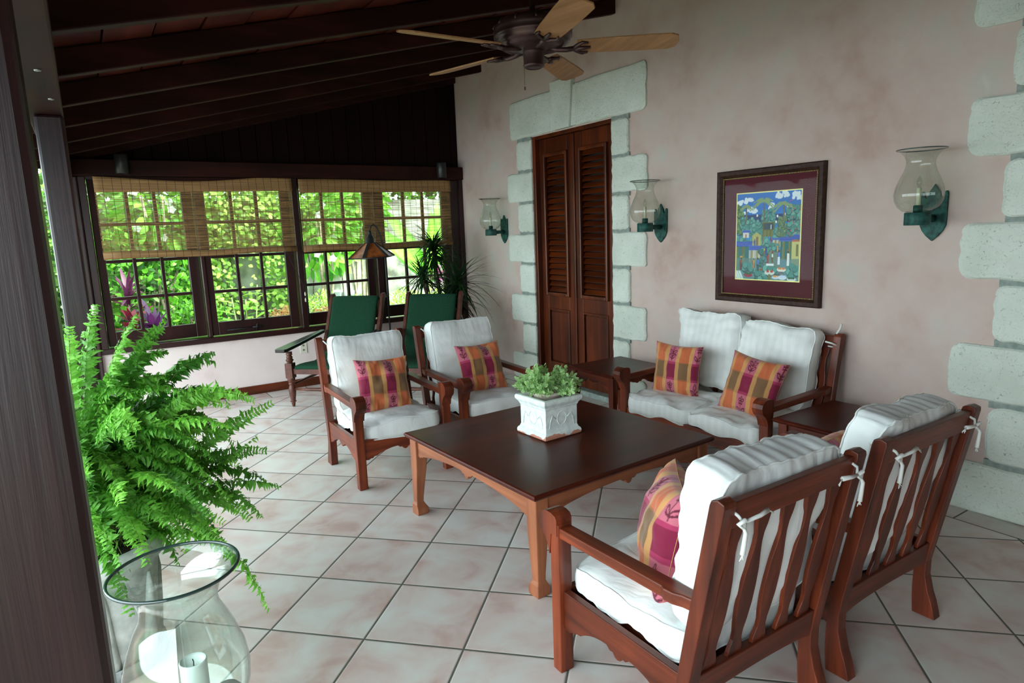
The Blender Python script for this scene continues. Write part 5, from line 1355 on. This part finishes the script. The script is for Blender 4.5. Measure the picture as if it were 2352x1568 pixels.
# slim trees and frangipani
def slimtree(label, x, y, h, seed, flowers=0):
    random.seed(seed); t = thing('slim_tree', label, 'tree', (x, y, -.12), group='slim trees')
    for k in range(3):
        oy = random.uniform(-.12, .12)
        MB().tube([(0, oy*.4, 0), (.02, oy, h*.4), (random.uniform(-.05, .05), oy*1.5, h*.75), (0, oy*2.2, h)], [.026, .022, .018, .01], 8).build('trunk', M['bark2'], t)
    lf = LV()
    for k in range(330):
        d = rdir(); p = Vector((d.x*.35, d.y*.42, h*.92+d.z*.62)); lf.leaf(p, d+Vector((0, 0, -.2)), rdir(1), .17, .038, mixc((60,140,34), (160,220,80), random.random()), bend=.3, seg=3)
    lf.finish('leaves', M['leafv'], t)
    for k in range(flowers):
        fm = LV(); 
        for q in range(5): a = q*2*PI/5; fm.leaf(Vector((0, 0, 0)), Vector((.3, math.cos(a), math.sin(a))), Vector((1, 0, 0)), .055, .022, lin((246,246,240)), bend=.1, seg=3)
        o = fm.finish('flower', M['leafv'], t); d = (random.uniform(.25, .4), random.uniform(-.3, .3), h*.92+random.uniform(-.55, .3)); o.location = d
M['bark2'] = flat('pale_bark', (136,124,104), rough=.9, c2=(176,164,142), nscale=20)
slimtree('slim pale-trunked tree with white flowers in the third window', -9.0, 2.72, 1.9, 101, 7)
slimtree('slim pale-trunked tree with white flowers high in the leftmost window', -9.3, .85, 2.2, 102, 6)
slimtree('slim tree right of the lamp shade, behind the third window', -9.3, 3.35, 2.35, 103, 2)
# big banana-like plant at the right
t = thing('banana_plant', 'broad-leaved banana plant in the rightmost window behind the blind', 'plant', (-8.9, 4.3, -.12)); random.seed(7); lf = LV()
for a, el, L_ in ((.9, 1.25, 1.1), (-1.9, 1.2, 1.15), (1.7, 1.0, 1.0), (-1.2, .9, .95), (.2, 1.1, .9), (-2.6, .75, .8), (2.5, .9, .9)):
    lf.leaf(Vector((0, 0, .9)), Vector((math.cos(a)*math.cos(el)*.6, math.sin(a)*math.cos(el), math.sin(el))), Vector((1, 0, .3)), L_*1.15, .12, mixc((120,200,40), (184,240,80), random.random()), lin((96,180,44)), bend=.35, seg=8)
lf.finish('leaves', M['leafv'], t); MB().tube([(0, 0, 0), (0, .01, .5), (0, 0, 1.05)], [.05, .04, .03], 10).build('stem', M['cane'], t)
def meter(y, z, w_, h_, lab):
    t = thing('meter_box', lab, 'utility box', (-10.25, y, z), group='utility boxes on the garden wall')
    MB().box(0, .10, -w_/2, w_/2, -h_/2, h_/2).build('housing', M['boxgrey'], t, bevel=.01); MB().box(.10, .108, -w_*.38, w_*.38, -h_*.36, h_*.36).build('cover', M['boxlid'], t, bevel=.004)
M['boxgrey'] = flat('box_grey', (186,196,196), rough=.5); M['boxlid'] = flat('box_lid', (120,134,136), rough=.3)
meter(3.28, .56, .14, .2, 'small grey utility box on the garden wall, left of the larger one'); meter(3.58, .48, .34, .3, 'larger grey utility box on the garden wall behind the left green chair')
# garden on the open side of the veranda
cloud('hedge_bush', 'green bush outside the veranda corner, seen as a sliver between the posts', 'bush', (-9.3, -1.0, .8), (.8, .9, 1.2), 900, .16, .045, (40,80,28), (84,124,52), stems_=4, seed=120)
cloud('hedge_bush', 'taller green bush outside the veranda corner behind the first', 'bush', (-10.2, -1.3, 2.2), (.9, 1.3, 1.3), 900, .18, .05, (40,80,28), (84,124,52), stems_=4, seed=121)
# ============================================================ LIGHT AND CAMERA
w = bpy.data.worlds.new('sky'); sc.world = w; w.use_nodes = True
nt = w.node_tree; bg = nt.nodes['Background']
tc = N(nt, 'ShaderNodeTexCoord'); sp = N(nt, 'ShaderNodeSeparateXYZ'); nt.links.new(tc.outputs['Generated'], sp.inputs[0])
r = ramp(nt, [(0, rgba((214,230,236))), (.5, rgba((218,234,240))), (1, rgba((228,242,250)))])
nt.links.new(sp.outputs[2], r.inputs['Fac']); nt.links.new(r.outputs['Color'], bg.inputs['Color'])
bg.inputs['Strength'].default_value = 3.2
sun = bpy.data.lights.new('sun', 'SUN'); sun.energy = 9.0; sun.angle = math.radians(25); sun.color = (1, .97, .9)
so = bpy.data.objects.new('sun', sun); COL.objects.link(so)
d = Vector((-.42, -.45, -.8)).normalized(); so.rotation_euler = d.to_track_quat('-Z', 'Y').to_euler()
cam = bpy.data.cameras.new('camera'); cam.sensor_width = 36; cam.lens = 1497.72481/2352*36; cam.clip_start = .02
co = bpy.data.objects.new('camera', cam); COL.objects.link(co)
yaw, pitch, roll = [math.radians(v) for v in (57.21520835, 9.70792231, -2.1042426)]
f = Vector((-math.sin(yaw)*math.cos(pitch), math.cos(yaw)*math.cos(pitch), -math.sin(pitch)))
rt = Vector((math.cos(yaw), math.sin(yaw), 0)); u = rt.cross(f)
r2 = rt*math.cos(roll)+u*math.sin(roll); u2 = -rt*math.sin(roll)+u*math.cos(roll)
mat = Matrix((r2, u2, -f)).transposed().to_4x4(); mat.translation = (0, 0, 1.5)
co.matrix_world = mat
sc.camera = co
sc.view_settings.view_transform = 'Standard'; sc.view_settings.look = 'None'; sc.view_settings.gamma = 1; sc.view_settings.use_curve_mapping = False
sc.view_settings.exposure = 1.5
sc.cycles.use_denoising = True
sc.cycles.max_bounces = 10; sc.cycles.transparent_max_bounces = 24; sc.cycles.diffuse_bounces = 5
